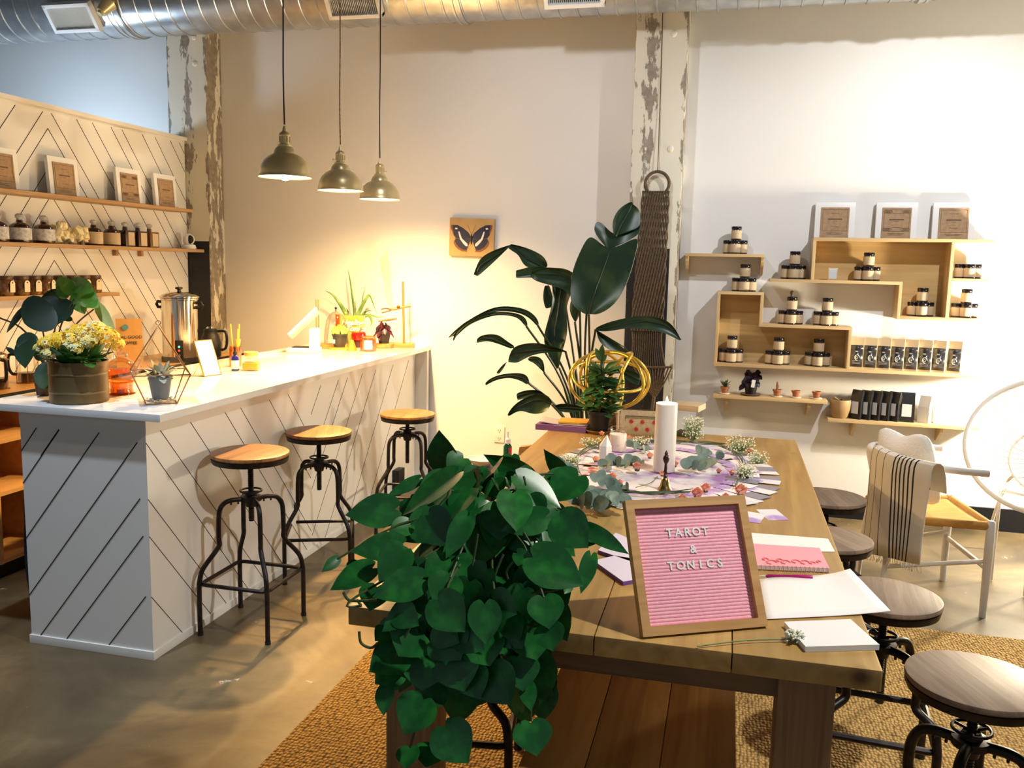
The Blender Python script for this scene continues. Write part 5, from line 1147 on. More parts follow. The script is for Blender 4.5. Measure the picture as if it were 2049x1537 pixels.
# letter board
P0 = Vector((-.154, 1.925, ZT)); rz = R(28); t = thing('letter_board', 'pink felt letter board in an oak frame reading TAROT & TONICS', 'sign', P0, rz)
Hs = .316; lean = R(27)
# local frame: x along the bottom edge, y backwards; board leans back
UX, UV, UN = Vector((1, 0, 0)), Vector((0, math.sin(lean), math.cos(lean))), Vector((0, -math.cos(lean), math.sin(lean)))
BM = Matrix(((UX.x, UV.x, UN.x), (UX.y, UV.y, UN.y), (UX.z, UV.z, UN.z)))
def bl(u, v, n_=0.0): return UX*u+UV*v+UN*n_
OAK = wood('oak_frame', (0.62, 0.36, 0.14), (0.46, 0.25, 0.09), axis=0, rough=0.45, scale=7, knots=False)
f = .021
def bar(a, b_, c, d_): return MB().prism([bl(*q, -.012) for q in (a, b_, c, d_)], UN*.022).build('frame_bar', OAK, t)
bar((0, 0), (Hs, 0), (Hs-f, f), (f, f)); bar((Hs, 0), (Hs, Hs), (Hs-f, Hs-f), (Hs-f, f)); bar((Hs, Hs), (0, Hs), (f, Hs-f), (Hs-f, Hs-f)); bar((0, Hs), (0, 0), (f, f), (f, Hs-f))
PINK = mat('pink_felt', (0.92, 0.40, 0.50), 0.95, noise=(120, (0.95, 0.46, 0.56), 0.4, 0.6), bump=(300, 0.3, 0.001), sheen=0.3)
mb = MB(); rows = []; NR = 34; h_ = (Hs-2*f)/NR
for i in range(NR):
    for k in range(7):
        tt = k/6; rows.append([bl(f, f+(i+tt*.98)*h_, -.006+.0019*math.sin(math.pi*tt)**.6), bl(Hs-f, f+(i+tt*.98)*h_, -.006+.0019*math.sin(math.pi*tt)**.6)])
mb.grid(rows); mb.build('felt_panel', PINK, t, ang=80)
MB().prism([bl(f*.5, f*.5, -.012), bl(Hs-f*.5, f*.5, -.012), bl(Hs-f*.5, Hs-f*.5, -.012), bl(f*.5, Hs-f*.5, -.012)], UN*.003).build('back_board', OAK, t)
LW = mat('white_letters', (0.90, 0.90, 0.90), 0.35); M4 = BM.to_4x4(); IN = Hs-2*f
def word(s_, uc, vf, size, sp):
    # letters follow their own spacing one by one
    n_ = len(s_)
    for i, ch in enumerate(s_):
        u_ = f+IN*uc+(i-(n_-1)/2)*sp
        text_obj('letter', ch, size, .0008, Matrix.Translation(bl(u_, Hs-f-IN*vf, -.0032)) @ M4, LW, t, bold=.0006)
word('TAROT', .485, .225, .028, .0235); word('&', .515, .375, .027, .02); word('TONICS', .515, .51, .028, .0255)
MB().tube([bl(.10, .2, -.014), Vector((.10, .20, .004)), Vector((.22, .20, .004)), bl(.22, .2, -.014)], .0022, 6).build('wire_easel', BLKPL, t)
t.location.z += .0015

# papers, notebook, pen, card stack
def quadP(pts, z=ZT): return [P(x, y, 2, z) for x, y in pts]
def slab(name, label, cat, pts, z0, h, m, group=None, matl=None):
    q = quadP(pts, z0+h); q = [Vector((v.x, v.y, z0)) for v in q]
    return tag(center_origin(MB().prism(q, (0, 0, h)).build(name, m)), label, cat, group)
slab('paper_sheet', 'white sheet lying behind the pink spiral notebook', 'paper', [(1500, 1066), (1657, 1078), (1671, 1104), (1500, 1100)], ZT+.0005, .0012, PAPER)
q = quadP([(1498, 1088), (1640, 1097), (1660, 1138), (1510, 1132)], ZT+.013); c = sum(q, Vector())/4
t = thing('spiral_notebook', 'pink spiral notebook with red printed lettering shapes on its cover', 'notebook', (c.x, c.y, ZT+.0018))
z0 = ZT+.0018; loc = Vector((0, 0, 0))
MB().prism([Vector((v.x, v.y, z0+.0012)) for v in q], (0, 0, .0095)).build('pages', PAPER, t, True)
PKC = mat('pink_cover', (0.85, 0.38, 0.46), 0.4); MB().prism([Vector((v.x, v.y, z0+.011)) for v in q], (0, 0, .0012)).prism([Vector((v.x, v.y, z0)) for v in q], (0, 0, .0012)).build('cover', PKC, t, True)
e = q[2]-q[3]; mb = MB()
for i in range(17):
    cc = q[3]+e*((i+.5)/17); cc.z = z0+.006; a_ = e.normalized(); b_ = Vector((-a_.y, a_.x, 0))
    mb.tube([cc+b_*.0065*math.cos(k)+Vector((0, 0, .0078*math.sin(k))) for k in [j*math.pi/5 for j in range(10)]], .0010, 4, True)
mb.build('spiral_wire', mat('rose_wire', (0.72, 0.40, 0.30), 0.3, metal=0.7), t, True)
mb = MB(); a_ = e.normalized(); b_ = (q[0]-q[3]).normalized(); z1 = z0+.0124
for (u_, v_, r_) in ((.05, .03, .018), (.075, .05, .012), (.09, .035, .016), (.12, .045, .014), (.145, .04, .016), (.165, .038, .01), (.185, .05, .008), (.035, .055, .01)):
    cc = q[3]+a_*u_+b_*v_; cc.z = z1; mb.tube([cc+a_*r_*math.cos(k)*.8+b_*r_*math.sin(k) for k in [j*.75 for j in range(7)]], .0028, 5)
mb.build('red_print', mat('coral_print', (0.78, 0.16, 0.16), 0.5), t, True)
a_ = P(1519, 1153, 2, ZT+.006); b_ = P(1625, 1156, 2, ZT+.006); t = thing('magenta_pen', 'magenta felt pen lying in front of the pink notebook', 'pen', ((a_.x+b_.x)/2, (a_.y+b_.y)/2, ZT+.0005))
d = (b_-a_); a_.z = b_.z = ZT+.007
MB().tube([a_+d*.12, a_+d*.16, a_+d*.62, a_+d*.63, b_], [.002, .0052, .0052, .0062, .0062], 12).build('pen_body', mat('magenta_plastic', (0.42, 0.01, 0.16), 0.3), t, True)
MB().tube([a_, a_+d*.12], [.0006, .002], 8).build('pen_tip', PAPER, t, True)
# curling large sheet
q = quadP([(1530, 1240), (1782, 1228), (1700, 1150), (1515, 1160)], ZT+.002); rows = []
for i in range(9):
    v = i/8; rows.append([(q[0].lerp(q[1], u)).lerp(q[3].lerp(q[2], u), v)+Vector((0, 0, .001+.012*max(0, u-.45)**2*4*(.4+v)+.004*math.sin(u*5)*v)) for u in [j/12 for j in range(13)]])
mb = MB().grid(rows); tag(center_origin(mb.build('paper_sheet', PAPER, thick=.0006)), 'large white sheet with a curled corner hanging past the table edge', 'paper')
slab('card_stack', 'thick stack of white cards at the near right table corner', 'cards', [(1569, 1244), (1702, 1239), (1760, 1290), (1612, 1294)], ZT+.0006, .013, mat('stacked_card_edges', (0.80, 0.81, 0.83), 0.6))
VIO = mat('violet_card_edges', (0.16, 0.07, 0.40), 0.5); LILAC = mat('lilac_card_face', (0.72, 0.68, 0.88), 0.5)
for i, (pts, zz, lb) in enumerate((([(1197, 1101), (1232, 1066), (1275, 1085), (1275, 1128)], ZT+.0006, 'violet edged card deck between pothos and letter board, farther one'), ([(1188, 1122), (1247, 1164), (1280, 1158), (1280, 1120), (1230, 1112)], ZT+.0006, 'violet edged card deck between pothos and letter board, nearer one'))):
    q = quadP(pts, ZT+.012); q = [Vector((v.x, v.y, 0)) for v in q]; cc = sum(q, Vector())/len(q)
    t = thing('card_deck', lb, 'cards', (cc.x, cc.y, zz))
    MB().prism([v+Vector((0, 0, zz)) for v in q], (0, 0, .011)).build('cards', VIO, t, True); MB().prism([v+Vector((0, 0, zz+.011)) for v in q], (0, 0, .0008)).build('top_card', LILAC, t, True)

# cloth and fan of cards
CC = Vector((-.225, 3.63, 0)); RXc, RYc = .40, .60
def wc_mat(name, base_, tint, sc):
    return mat(name, base_, 0.5, noise=(sc, tint, 0.48, 0.62))
cloth = wc_mat('tie_dyed_cloth', (0.80, 0.78, 0.86), (0.42, 0.22, 0.55), 6)
rows = []
for i in range(8):
    r_ = i/7; rows.append([CC+Vector((RXc*.78*r_*math.cos(a)*(1+.05*math.sin(a*5)), RYc*.78*r_*math.sin(a)*(1+.05*math.sin(a*4+1)), ZT+.0012+.0025*(1+math.sin(a*7+r_*9))*r_)) for a in [j*2*math.pi/48 for j in range(49)]])
tag(center_origin(MB().grid(rows).build('altar_cloth', cloth, thick=.001)), 'white and violet tie dyed cloth in the middle of the card ring', 'cloth')
GREYC = mat('grey_card_back', (0.27, 0.26, 0.34), 0.5); WCOL = wc_mat('watercolour_card', (0.82, 0.80, 0.88), (0.45, 0.30, 0.72), 9); RCOL = wc_mat('red_flower_card', (0.85, 0.80, 0.78), (0.60, 0.08, 0.12), 22)
def card0(m):
    me = MB().box((0, 0, 0), (.072, .125, .0009)).build('oracle_card', m); return me
protos = [card0(GREYC), card0(WCOL), card0(RCOL)]; used_ = [False]*3; N = 50
def put_card(kind, loc, rz, label, group):
    if not used_[kind]: o = protos[kind]; used_[kind] = True
    else: o = protos[kind].copy(); COL.objects.link(o)
    o.location = loc; o.rotation_euler = (R(rr.uniform(-.8, .8)), R(rr.uniform(-1.5, 1.5)), rz); tag(o, label, 'card', group)
SECT = ('right', 'far', 'left', 'near')
for ring, (k_, zz) in enumerate(((1.0, ZT+.0032), (.80, ZT+.0062))):
    n_ = N if ring == 0 else 34
    for i in range(n_):
        a = i*2*math.pi/n_+rr.uniform(-.03, .03); x = CC.x+RXc*k_*math.cos(a); y = CC.y+RYc*k_*math.sin(a)
        if (x < -.62 and False) or (y < 3.10 and -.05 > x > -.30): pass
        kd = 0 if (ring == 0 and (a < 1.0 or 2.2 < a < 3.0 or a > 5.6) and i % 2 == 0) or rr.random() < .12 else (2 if 3.2 < a < 4.2 and rr.random() < .6 else 1)
        sec = SECT[int(((a+math.pi/4) % (2*math.pi))//(math.pi/2))]; what = ('plain grey card', 'violet watercolour card', 'card with red flowers')[kd]
        put_card(kd, (x, y, zz+.0011*(i % 3)), math.atan2(RYc*math.sin(a), RXc*math.cos(a)*1.2)-math.pi/2, what+' fanned out in the '+('outer' if ring == 0 else 'inner')+' ring, '+sec+' side', 'fanned out cards, '+what)
for i, (x, y, rz_) in enumerate(((1545, 1030, .3), (1505, 1035, -.2))):
    q = P(x, y, 2, ZT+.001); put_card(1, (q.x, q.y, ZT+.0012), rz_, ('loose pale card beside the upper right corner of the letter board', 'loose pale card half behind the letter board')[i], 'loose cards')

# flowers and sprigs
EUC = mat('eucalyptus_leaf', (0.13, 0.21, 0.18), 0.55, noise=(20, (0.22, 0.30, 0.26), 0.4, 0.65)); ESTEM = mat('sprig_stem', (0.06, 0.10, 0.05), 0.6); PEACH = mat('peach_petals', (0.92, 0.42, 0.30), 0.6, noise=(40, (0.95, 0.60, 0.48), 0.4, 0.6), sss=0.2)
GYP = mat('gypsophila_white', (0.80, 0.82, 0.70), 0.7); GYS = mat('gypsophila_stem', (0.20, 0.30, 0.12), 0.6)
ZF = ZT+.012
def euc(label, pts, r_, n_, up_=.03):
    q = [P(x, y, 2, ZF) for x, y in pts]; q = [v+Vector((0, 0, .004+up_*(i/(len(q)-1)))) for i, v in enumerate(q)]; q = bez(q, 8)
    r_ *= 1.3; t = thing('eucalyptus_sprig', label, 'sprig', (q[0].x, q[0].y, ZF), 0, 'eucalyptus sprigs in the wreath')
    MB().tube(q, .0018, 6).build('stem', ESTEM, t, True); mb = MB()
    for i in range(n_):
        k = int((i+1)/(n_+.5)*(len(q)-1)); c = q[k]; tg = (q[min(k+1, len(q)-1)]-q[k-1]).normalized(); sd = tg.cross(Vector((0, 0, 1))).normalized()
        for s_ in (-1, 1):
            b_ = c; e_ = c+sd*s_*r_*1.5*rr.uniform(.7, 1)+tg*r_*.3+Vector((0, 0, rr.uniform(.2, 1.5)*r_)); leaf(mb, b_, e_, r_*1.7*rr.uniform(.8, 1), (s_*.1, -1, .8), ROUND, .15)
    mb.build('leaves', EUC, t, True)
euc('eucalyptus sprig with round leaves left of the tall candle, farther one', [(1300, 905), (1270, 902), (1235, 900)], .019, 4, .02)
euc('eucalyptus sprig left of the bell, nearer the camera', [(1285, 935), (1250, 940), (1205, 948)], .022, 5)
euc('eucalyptus sprig with large leaves right of the bell', [(1420, 925), (1400, 940), (1380, 950)], .026, 4)
euc('small eucalyptus sprig at the right behind the bell', [(1460, 925), (1420, 922), (1395, 918)], .02, 3)
euc('eucalyptus bunch drooping behind the pothos, left part', [(1180, 1000), (1150, 985), (1120, 960)], .026, 6, .05)
euc('eucalyptus bunch beside the pothos, middle part', [(1200, 1010), (1190, 1030), (1150, 1040)], .028, 6, .05)
euc('eucalyptus bunch touching the upper left corner of the letter board', [(1180, 1005), (1215, 1015), (1245, 1030)], .026, 5, .04)
euc('eucalyptus sprig lying near the left end of the wreath stems', [(1260, 985), (1225, 985), (1190, 975)], .020, 5, .03)
def stem_(label, pts, n_=5):
    q0 = [P(x, y, 2, ZF+.004) for x, y in pts]; mb = MB()
    for k in range(n_): mb.tube(bez([v+Vector((rr.uniform(-.012, .012), rr.uniform(-.02, .02), rr.uniform(0, .012))) for v in q0], 5), .0016, 5)
    tag(center_origin(mb.build('cut_stalks', ESTEM)), label, 'stalks', 'cut green stems forming the wreath')
stem_('bundle of cut green stems along the near side of the wreath', [(1180, 985), (1240, 985), (1310, 990), (1380, 985)], 9)
stem_('bundle of cut green stems along the far side of the wreath', [(1270, 888), (1340, 885), (1400, 888), (1450, 890)], 6)
stem_('bundle of stems along the right side of the wreath', [(1440, 895), (1475, 910), (1490, 940), (1470, 975)], 6)
stem_('bundle of stems along the left side of the wreath', [(1215, 885), (1170, 905), (1150, 930), (1165, 960)], 6)
stem_('thin dark twig crossing the cloth left of the bell', [(1272, 982), (1295, 970), (1312, 958)], 1)
def rose(label, x, y, r_):
    r_ *= 1.25; c = P(x, y, 2, ZF+.015); t = thing('rose_bud', label, 'flower', (c.x, c.y, ZF+.003), rr.uniform(0, 3), 'peach rose buds around the wreath')
    mb = MB()
    for k in range(16):
        a = k*2.4; rad = r_*(.15+.85*k/16); h_ = r_*(1.5-.5*k/16)
        b_ = Vector((rad*.3*math.cos(a), rad*.3*math.sin(a), r_*.2)); e_ = Vector((rad*math.cos(a), rad*math.sin(a), h_)); leaf(mb, b_, e_, r_*1.1, (-math.cos(a), -math.sin(a), .6), ROUND, .5)
    mb.build('petals', PEACH, t); MB().lathe([(0, 0), (r_*.35, r_*.1), (r_*.45, r_*.5), (0, r_*.6)], n=10).build('calyx', ESTEM, t)
for x, y, r_, lb in ((1258, 880, .018, 'peach bud right of the salt jar'), (1192, 920, .016, 'peach bud at the foot of the left crystal'), (1300, 913, .016, 'peach bud close to the left side of the candle'), (1275, 938, .022, 'pale peach bud at the tip of the left eucalyptus'),
                     (1325, 948, .014, 'small peach bud behind the bell'), (1350, 930, .017, 'coral bud right of the candle foot'), (1225, 958, .02, 'cream peach bud in the left of the wreath'), (1240, 966, .014, 'coral bud beside the cream one on the left'),
                     (1365, 998, .016, 'peach bud left of the pair above the letter board'), (1395, 993, .024, 'large peach bud above the letter board'), (1412, 980, .020, 'peach bud just behind the large one above the letter board'), (1452, 996, .016, 'small orange bud above the right half of the board'),
                     (1482, 988, .026, 'large coral bud at the upper right corner of the letter board'), (1488, 893, .016, 'peach bud at the far right of the wreath, farther one'), (1500, 902, .015, 'peach bud at the far right of the wreath, nearer one'), (1465, 946, .014, 'peach bud inside the right side of the wreath'), (1204, 868, .014, 'pale bud behind the left crystal'), (1438, 942, .012, 'tiny bud right of the eucalyptus leaves')):
    rose(lb, x, y, r_)
def gyp(label, x, y, w_, h_, n_, stemto=None, z=ZF):
    c = P(x, y, 2, z); t = thing('gypsophila', label, 'flower', (c.x, c.y, z), 0, "baby's breath clusters"); s_ = MB(); fl_ = MB()
    for i in range(n_):
        a = rr.uniform(0, 6.3); r_ = w_*math.sqrt(rr.random()); e = Vector((r_*math.cos(a), r_*math.sin(a)*1.2, rr.uniform(.15, 1)*h_))
        s_.tube([(0, 0, .003), e*.5+Vector((rr.uniform(-.01, .01), 0, .003)), e], .0007, 3); fl_.ball(e, rr.uniform(.0022, .0042), 1)
    if stemto:
        q = P(*stemto, 2, z)-c; s_.tube(bez([(0, 0, .004), (q.x*.5, q.y*.5+.008, .006), (q.x, q.y, .003)], 6), .0018, 5)
    fl_.build('blossoms', GYP, t); s_.build('stem', GYS, t)
gyp("baby's breath clump on the left of the wreath, creamy white", 1140, 935, .05, .05, 150)
gyp("baby's breath at the far right of the wreath", 1480, 905, .07, .07, 170)
gyp("green tinged baby's breath on the right inside the wreath", 1490, 955, .05, .05, 170)
gyp("baby's breath spreading over the right card tips", 1515, 930, .05, .06, 90)
gyp("baby's breath between the far stems and the salt jar", 1285, 888, .05, .03, 80)
gyp("baby's breath beside the glass box, big airy bunch", 1385, 884, .055, .12, 260)
gyp("sprig of baby's breath lying against the white card stack", 1590, 1283, .022, .022, 90, (1395, 1296), ZT+.002)
gyp("baby's breath behind the white crystal", 1180, 893, .05, .04, 70)

# candle, bell, crystals, salt jar
p = base(1328, 947, ZT+.009, .045); p.z = ZT+.0095; t = thing('pillar_candle', 'tall thick white pillar candle burning in the middle of the table', 'candle', p)
prf = [(0, 0), (.042, 0), (.0445, .003), (.0445, .27), (.0435, .282), (.038, .284), (.033, .274), (0, .268)]
MB().lathe(prf, n=40).build('wax', mat('white_wax', (0.90, 0.86, 0.78), 0.4, sss=0.8), t)
MB().cyl((0, 0, .267), (.001, 0, .279), .001, n=6).build('wick', INK, t)
MB().lathe([(0, .276), (.004, .281), (.0055, .288), (.0035, .30), (0, .312)], n=14).build('flame', mat('candle_flame', (1, .6, .2), 0.5, emis=((1.0, 0.62, 0.22), 30)), t)
light('candle_light', 'POINT', (p.x, p.y, p.z+.33), 3.0, (1, .6, .25), .01)
p = base(1330, 983, ZT+.008, .027); p.z = ZT+.0085; t = thing('hand_bell', 'small brass hand bell with a dark turned handle in front of the candle', 'bell', p)
MB().lathe([(.027, 0), (.0265, .004), (.020, .012), (.016, .028), (.013, .042), (.006, .048), (0, .049)], n=36, caps=False).build('bell_cup', mat('bell_brass', (0.45, 0.32, 0.12), 0.25, metal=1.0), t)
MB().lathe([(0, .048), (.007, .048), (.010, .054), (.006, .060), (.009, .068), (.006, .074), (.005, .10), (.009, .106), (.0125, .118), (.010, .13), (.005, .134), (.007, .14), (.003, .148), (0, .152)], n=20).build('bell_handle', mat('dark_bronze', (0.06, 0.03, 0.025), 0.35, metal=0.6), t)
QZ = mat('milky_quartz', (0.90, 0.88, 0.88), 0.25, sss=0.6, coat=0.3)
p = base(1210, 942, ZT+.009, .03); p.z = ZT+.009; tag(center_origin(MB().tube([p, p+Vector((0, 0, .10)), p+Vector((0.004, 0, .145))], [.031, .027, .001], 6).build('quartz_tower', QZ, ang=10)), 'milky white pointed quartz tower left of the candle', 'crystal')
p = base(1236, 906, ZT+.009, .038); p.z = ZT+.0095; t = thing('salt_jar', 'open glass jar filled with white salt behind the quartz tower', 'jar', p)
MB().lathe([(.036, 0), (.040, .004), (.040, .082), (.036, .09), (.038, .094), (.038, .108), (.036, .110)], n=32, caps=False).build('jar_glass', GLASS, t)
MB().lathe([(0, .003), (.035, .003), (.0385, .008), (.0385, .078), (0, .076)], n=28).build('salt', mat('pinkish_salt', (0.84, 0.80, 0.78), 0.8, noise=(50, (0.70, 0.60, 0.60), 0.5, 0.7)), t)

# far end of the table: books, plant, ring sculpture, pouch, box
t = thing('purple_book', 'purple covered book overhanging the far left table end', 'book', (-.80, 4.43, ZT), R(-3))
MB().bx(-.13, .125, -.08, .08, .003, .025).build('pages', PAPER, t); MB().bx(-.135, .13, -.084, .084, 0, .003).bx(-.135, .13, -.084, .084, .025, .028).bx(-.135, .13, -.086, -.083, .0, .028).build('cover', mat('purple_cover', (0.22, 0.10, 0.28), 0.4), t)
rows = [[(-.93+.26*u, 4.37+.14*v, ZT+.0305+.012*abs(u-.5)**2*4*(1 if u < .5 else .2)) for u in [j/8 for j in range(9)]] for v in [j/4 for j in range(5)]]
tag(center_origin(MB().grid(rows).build('magazine', mat('grey_magazine', (0.50, 0.47, 0.55), 0.35), thick=.003)), 'thin curled grey magazine on top of the purple book', 'magazine')
tag(center_origin(MB().box((-.755, 4.45, ZT+.0395), (.15, .13, .009), Matrix.Rotation(R(4), 3, 'Z'), .001).build('yellow_notebook', mat('golden_cover', (0.80, 0.42, 0.05), 0.4))), 'golden yellow notebook lying on top of the magazine', 'notebook')
p = Vector((-.612, 4.375, ZT)); tag(center_origin(MB().lathe([(0, 0), (.058, 0), (.072, .016), (.068, .018), (.055, .008), (0, .006)], p, 32).build('pot_saucer', mat('brown_saucer', (0.22, 0.11, 0.05), 0.4))), 'brown saucer under the black potted plant on the table', 'saucer')
t = thing('potted_plant', 'bushy green plant in a black pot on the far end of the table', 'plant', p+Vector((0, 0, .0065)))
MB().lathe([(0, .0), (.044, 0), (.056, .092), (.062, .092), (.062, .108), (.055, .108), (.053, .095), (0, .09)], n=30).build('pot', BLKPL, t)
mb = MB(); s_ = MB(); r2 = random.Random(4)
for i in range(170):
    a = r2.uniform(0, 6.3); z = .10+.22*r2.random(); rad = .115*(1-max(0, z-.2)*3.2)*r2.uniform(.1, 1); b_ = Vector((rad*.5*math.cos(a), rad*.5*math.sin(a), z)); L = r2.uniform(.05, .085)
    leaf(mb, b_, b_+Vector((L*math.cos(a), L*math.sin(a), r2.uniform(-.035, .05))), L*.5, (0, -.3, 1), LANCE, .2)
for (x, z, tx, tz) in ((0, .36, -.03, .43), (0, .36, .03, .40), (0.02, .33, .09, .365), (-.01, .30, -.06, .34), (.01, .26, .13, .27), (0, .38, .005, .45)): leaf(mb, (x, 0, z), (tx, -.02, tz), .03, (0, -1, .5), LANCE, .2)
for i in range(6): s_.tube(bez([(0, 0, .09), (r2.uniform(-.01, .01), r2.uniform(-.01, .01), .2), (r2.uniform(-.03, .03), r2.uniform(-.03, .03), .36)], 4), .003, 5)
mb.build('foliage', mat('mid_green_leaf', (0.03, 0.11, 0.03), 0.4, noise=(16, (0.06, 0.19, 0.05), 0.4, 0.65)), t); s_.build('stem', VINE, t)
tag(center_origin(MB().bx(-.66, -.535, 4.45, 4.525, ZT, ZT+.085, .003).build('wicker_box', mat('woven_brown', (0.22, 0.12, 0.055), 0.8, bump=(90, 1.0, 0.006)))), 'small brown woven box under the golden ring sculpture', 'box')
oc = Vector((-.585, 4.49, 1.018)); t = thing('ring_sculpture', 'golden sculpture of interlocking bent tube rings behind the potted plant', 'sculpture', (oc.x, oc.y, ZT+.086))
def ringm(tilt, rz_, rx, ry, off=(0, 0, 0)):
    m_ = Matrix.Rotation(rz_, 3, 'Z') @ Matrix.Rotation(tilt, 3, 'X'); pts = [oc+Vector(off)+m_ @ Vector((rx*math.cos(a), ry*math.sin(a), .01*math.sin(3*a))) for a in [i*2*math.pi/56 for i in range(56)]]
    zm = min(v.z for v in pts); pts = [Vector((v.x, v.y, v.z)) for v in pts]
    MB().tube(pts, .0085, 10, True).build('ring', mat('gold_leaf_tube', (0.72, 0.48, 0.07), 0.3, metal=0.75, noise=(14, (0.85, 0.62, 0.14), 0.4, 0.6)), t, True)
ringm(R(78), R(8), .205, .150, (0, 0, 0)); ringm(R(82), R(-28), .20, .145, (.01, 0, 0)); ringm(R(70), R(60), .15, .158, (-.02, 0, 0)); ringm(R(64), R(-75), .14, .165, (.03, 0, 0)); ringm(R(28), R(20), .19, .15, (0, 0, .02))
t = thing('zip_pouch', 'cream embroidered zip pouch with red flower motifs left of the candle', 'pouch', (-.375, 4.41, ZT), R(4))
mb = MB(); rows = []
for (z, d_) in ((0, .036), (.01, .042), (.06, .040), (.10, .028), (.118, .012), (.124, .003)):
    rows.append([(x*(1 if z < .11 else .985), -d_, z) for x in [-.135+.27*j/8 for j in range(9)]])
b_ = [[(x, -y, z) for x, y, z in r_] for r_ in rows]
mb.grid(rows); mb.grid(b_); mb.grid([rows[-1], b_[-1]]); mb.grid([rows[0], b_[0]]); mb.grid([[r_[0] for r_ in rows], [r_[0] for r_ in b_]]); mb.grid([[r_[-1] for r_ in rows], [r_[-1] for r_ in b_]])
PB_ = mat('cream_woven_fabric', (0.62, 0.48, 0.30), 0.9, noise=(60, (0.52, 0.40, 0.24), 0.4, 0.6), bump=(150, 0.5, 0.002)); mb.build('pouch_body', PB_, t)
BR = mat('brown_piping', (0.14, 0.08, 0.04), 0.7)
MB().tube([(-.135, -.002, .006), (-.136, -.002, .115), (-.12, -.002, .126), (.12, -.002, .126), (.136, -.002, .115), (.135, -.002, .006)], .003, 6).tube([(-.105, -.0435, .01), (-.105, -.032, .098), (.11, -.032, .098), (.11, -.0435, .01)], .002, 6).build('piping', BR, t)
mb = MB()
for (x, z) in ((-.075, .072), (-.02, .072), (.04, .072), (.09, .072), (-.05, .034), (.005, .034), (.06, .034)):
    yy = -.042 if z < .06 else -.0415
    for k in range(8):
        a = k*math.pi/4; mb.tube([(x, yy-.0006, z), (x+.0105*math.cos(a), yy-.0006+(.003 if z > .06 and math.sin(a) > .5 else 0), z+.0105*math.sin(a))], [.0012, .0026], 5)
mb.build('flower_motifs', mat('red_embroidery', (0.65, 0.03, 0.02), 0.7), t)
mb = MB()
for i in range(18): mb.tube([(-.10+.0115*i+.005*math.cos(a), -.0345, .09+.0035*math.sin(a)) for a in [k*math.pi/3 for k in range(6)]], .0009, 4, True)
mb.build('green_embroidery', mat('green_thread', (0.18, 0.24, 0.10), 0.8), t)
t = thing('glass_lantern_box', 'square glass box with a pale wooden lid behind the tall candle', 'glass box', (-.175, 4.46, ZT), R(-14))
w_ = .058; mb = MB()
for a, b_ in (((-1, -1), (1, -1)), ((1, -1), (1, 1)), ((1, 1), (-1, 1)), ((-1, 1), (-1, -1))): mb.face([(a[0]*w_, a[1]*w_, .001), (b_[0]*w_, b_[1]*w_, .001), (b_[0]*w_, b_[1]*w_, .135), (a[0]*w_, a[1]*w_, .135)])
mb.build('glass_panes', GLASS, t, ang=10); MB().box((0, 0, .15), (.145, .135, .03), None, .002).build('lid', wood('pale_lid_wood', (0.66, 0.52, 0.34), (0.54, 0.40, 0.24), axis=0, rough=0.6, scale=5), t)
MB().bx(-.05, .05, -.05, .05, .002, .02).build('dried_moss', mat('dark_moss', (0.06, 0.06, 0.03), 0.9), t)
# stool items left of the table
zs = .6
t = thing('green_dropper_bottle', 'green glass dropper bottle with white cap and red label on the far left stool', 'bottle', (-1.068, 4.285, zs+.013))
MB().lathe([(0, 0), (.020, 0), (.022, .004), (.022, .062), (.014, .074), (.012, .08), (0, .08)], n=24).build('bottle_body', mat('green_glass', (0.005, 0.09, 0.03), 0.08, trans=0.3, coat=0.6), t)
MB().lathe([(0, .078), (.0145, .078), (.0145, .10), (.008, .104), (.0045, .108), (.0045, .14), (0, .142)], n=18).build('dropper_cap', PAPER, t)
MB().bx(.010, .0222, -.0215, -.012, .006, .058).build('bottle_label', mat('red_label', (0.55, 0.03, 0.05), 0.5), t)
tag(center_origin(MB().lathe([(0, 0), (.055, 0), (.062, .004), (.062, .009), (.055, .012), (0, .012)], (-1.06, 4.28, zs+.0006), 20).build('wood_coaster', mat('dark_bark', (0.22, 0.10, 0.03), 0.6, noise=(30, (0.45, 0.22, 0.06), 0.4, 0.6)))), 'brown bark coaster under the green dropper bottle', 'coaster')
tag(center_origin(MB().lathe([(0, 0), (.03, 0), (.07, .03), (.078, .042), (.074, .042), (.066, .032), (0, .006)], (-1.155, 4.115, zs+.0006), 32).build('white_bowl', mat('white_ceramic', (0.85, 0.84, 0.82), 0.25))), 'shallow white bowl on the far left stool, half hidden by pothos leaves', 'bowl')
t = thing('wooden_block', 'small slanted brown wooden block beside the green dropper bottle', 'block', (-.985, 4.30, zs+.001)); MB().prism([(-.03, -.02, 0), (.03, -.02, 0), (.035, -.02, .085), (-.02, -.02, .075)], (0, .04, 0)).build('block', WST, t)

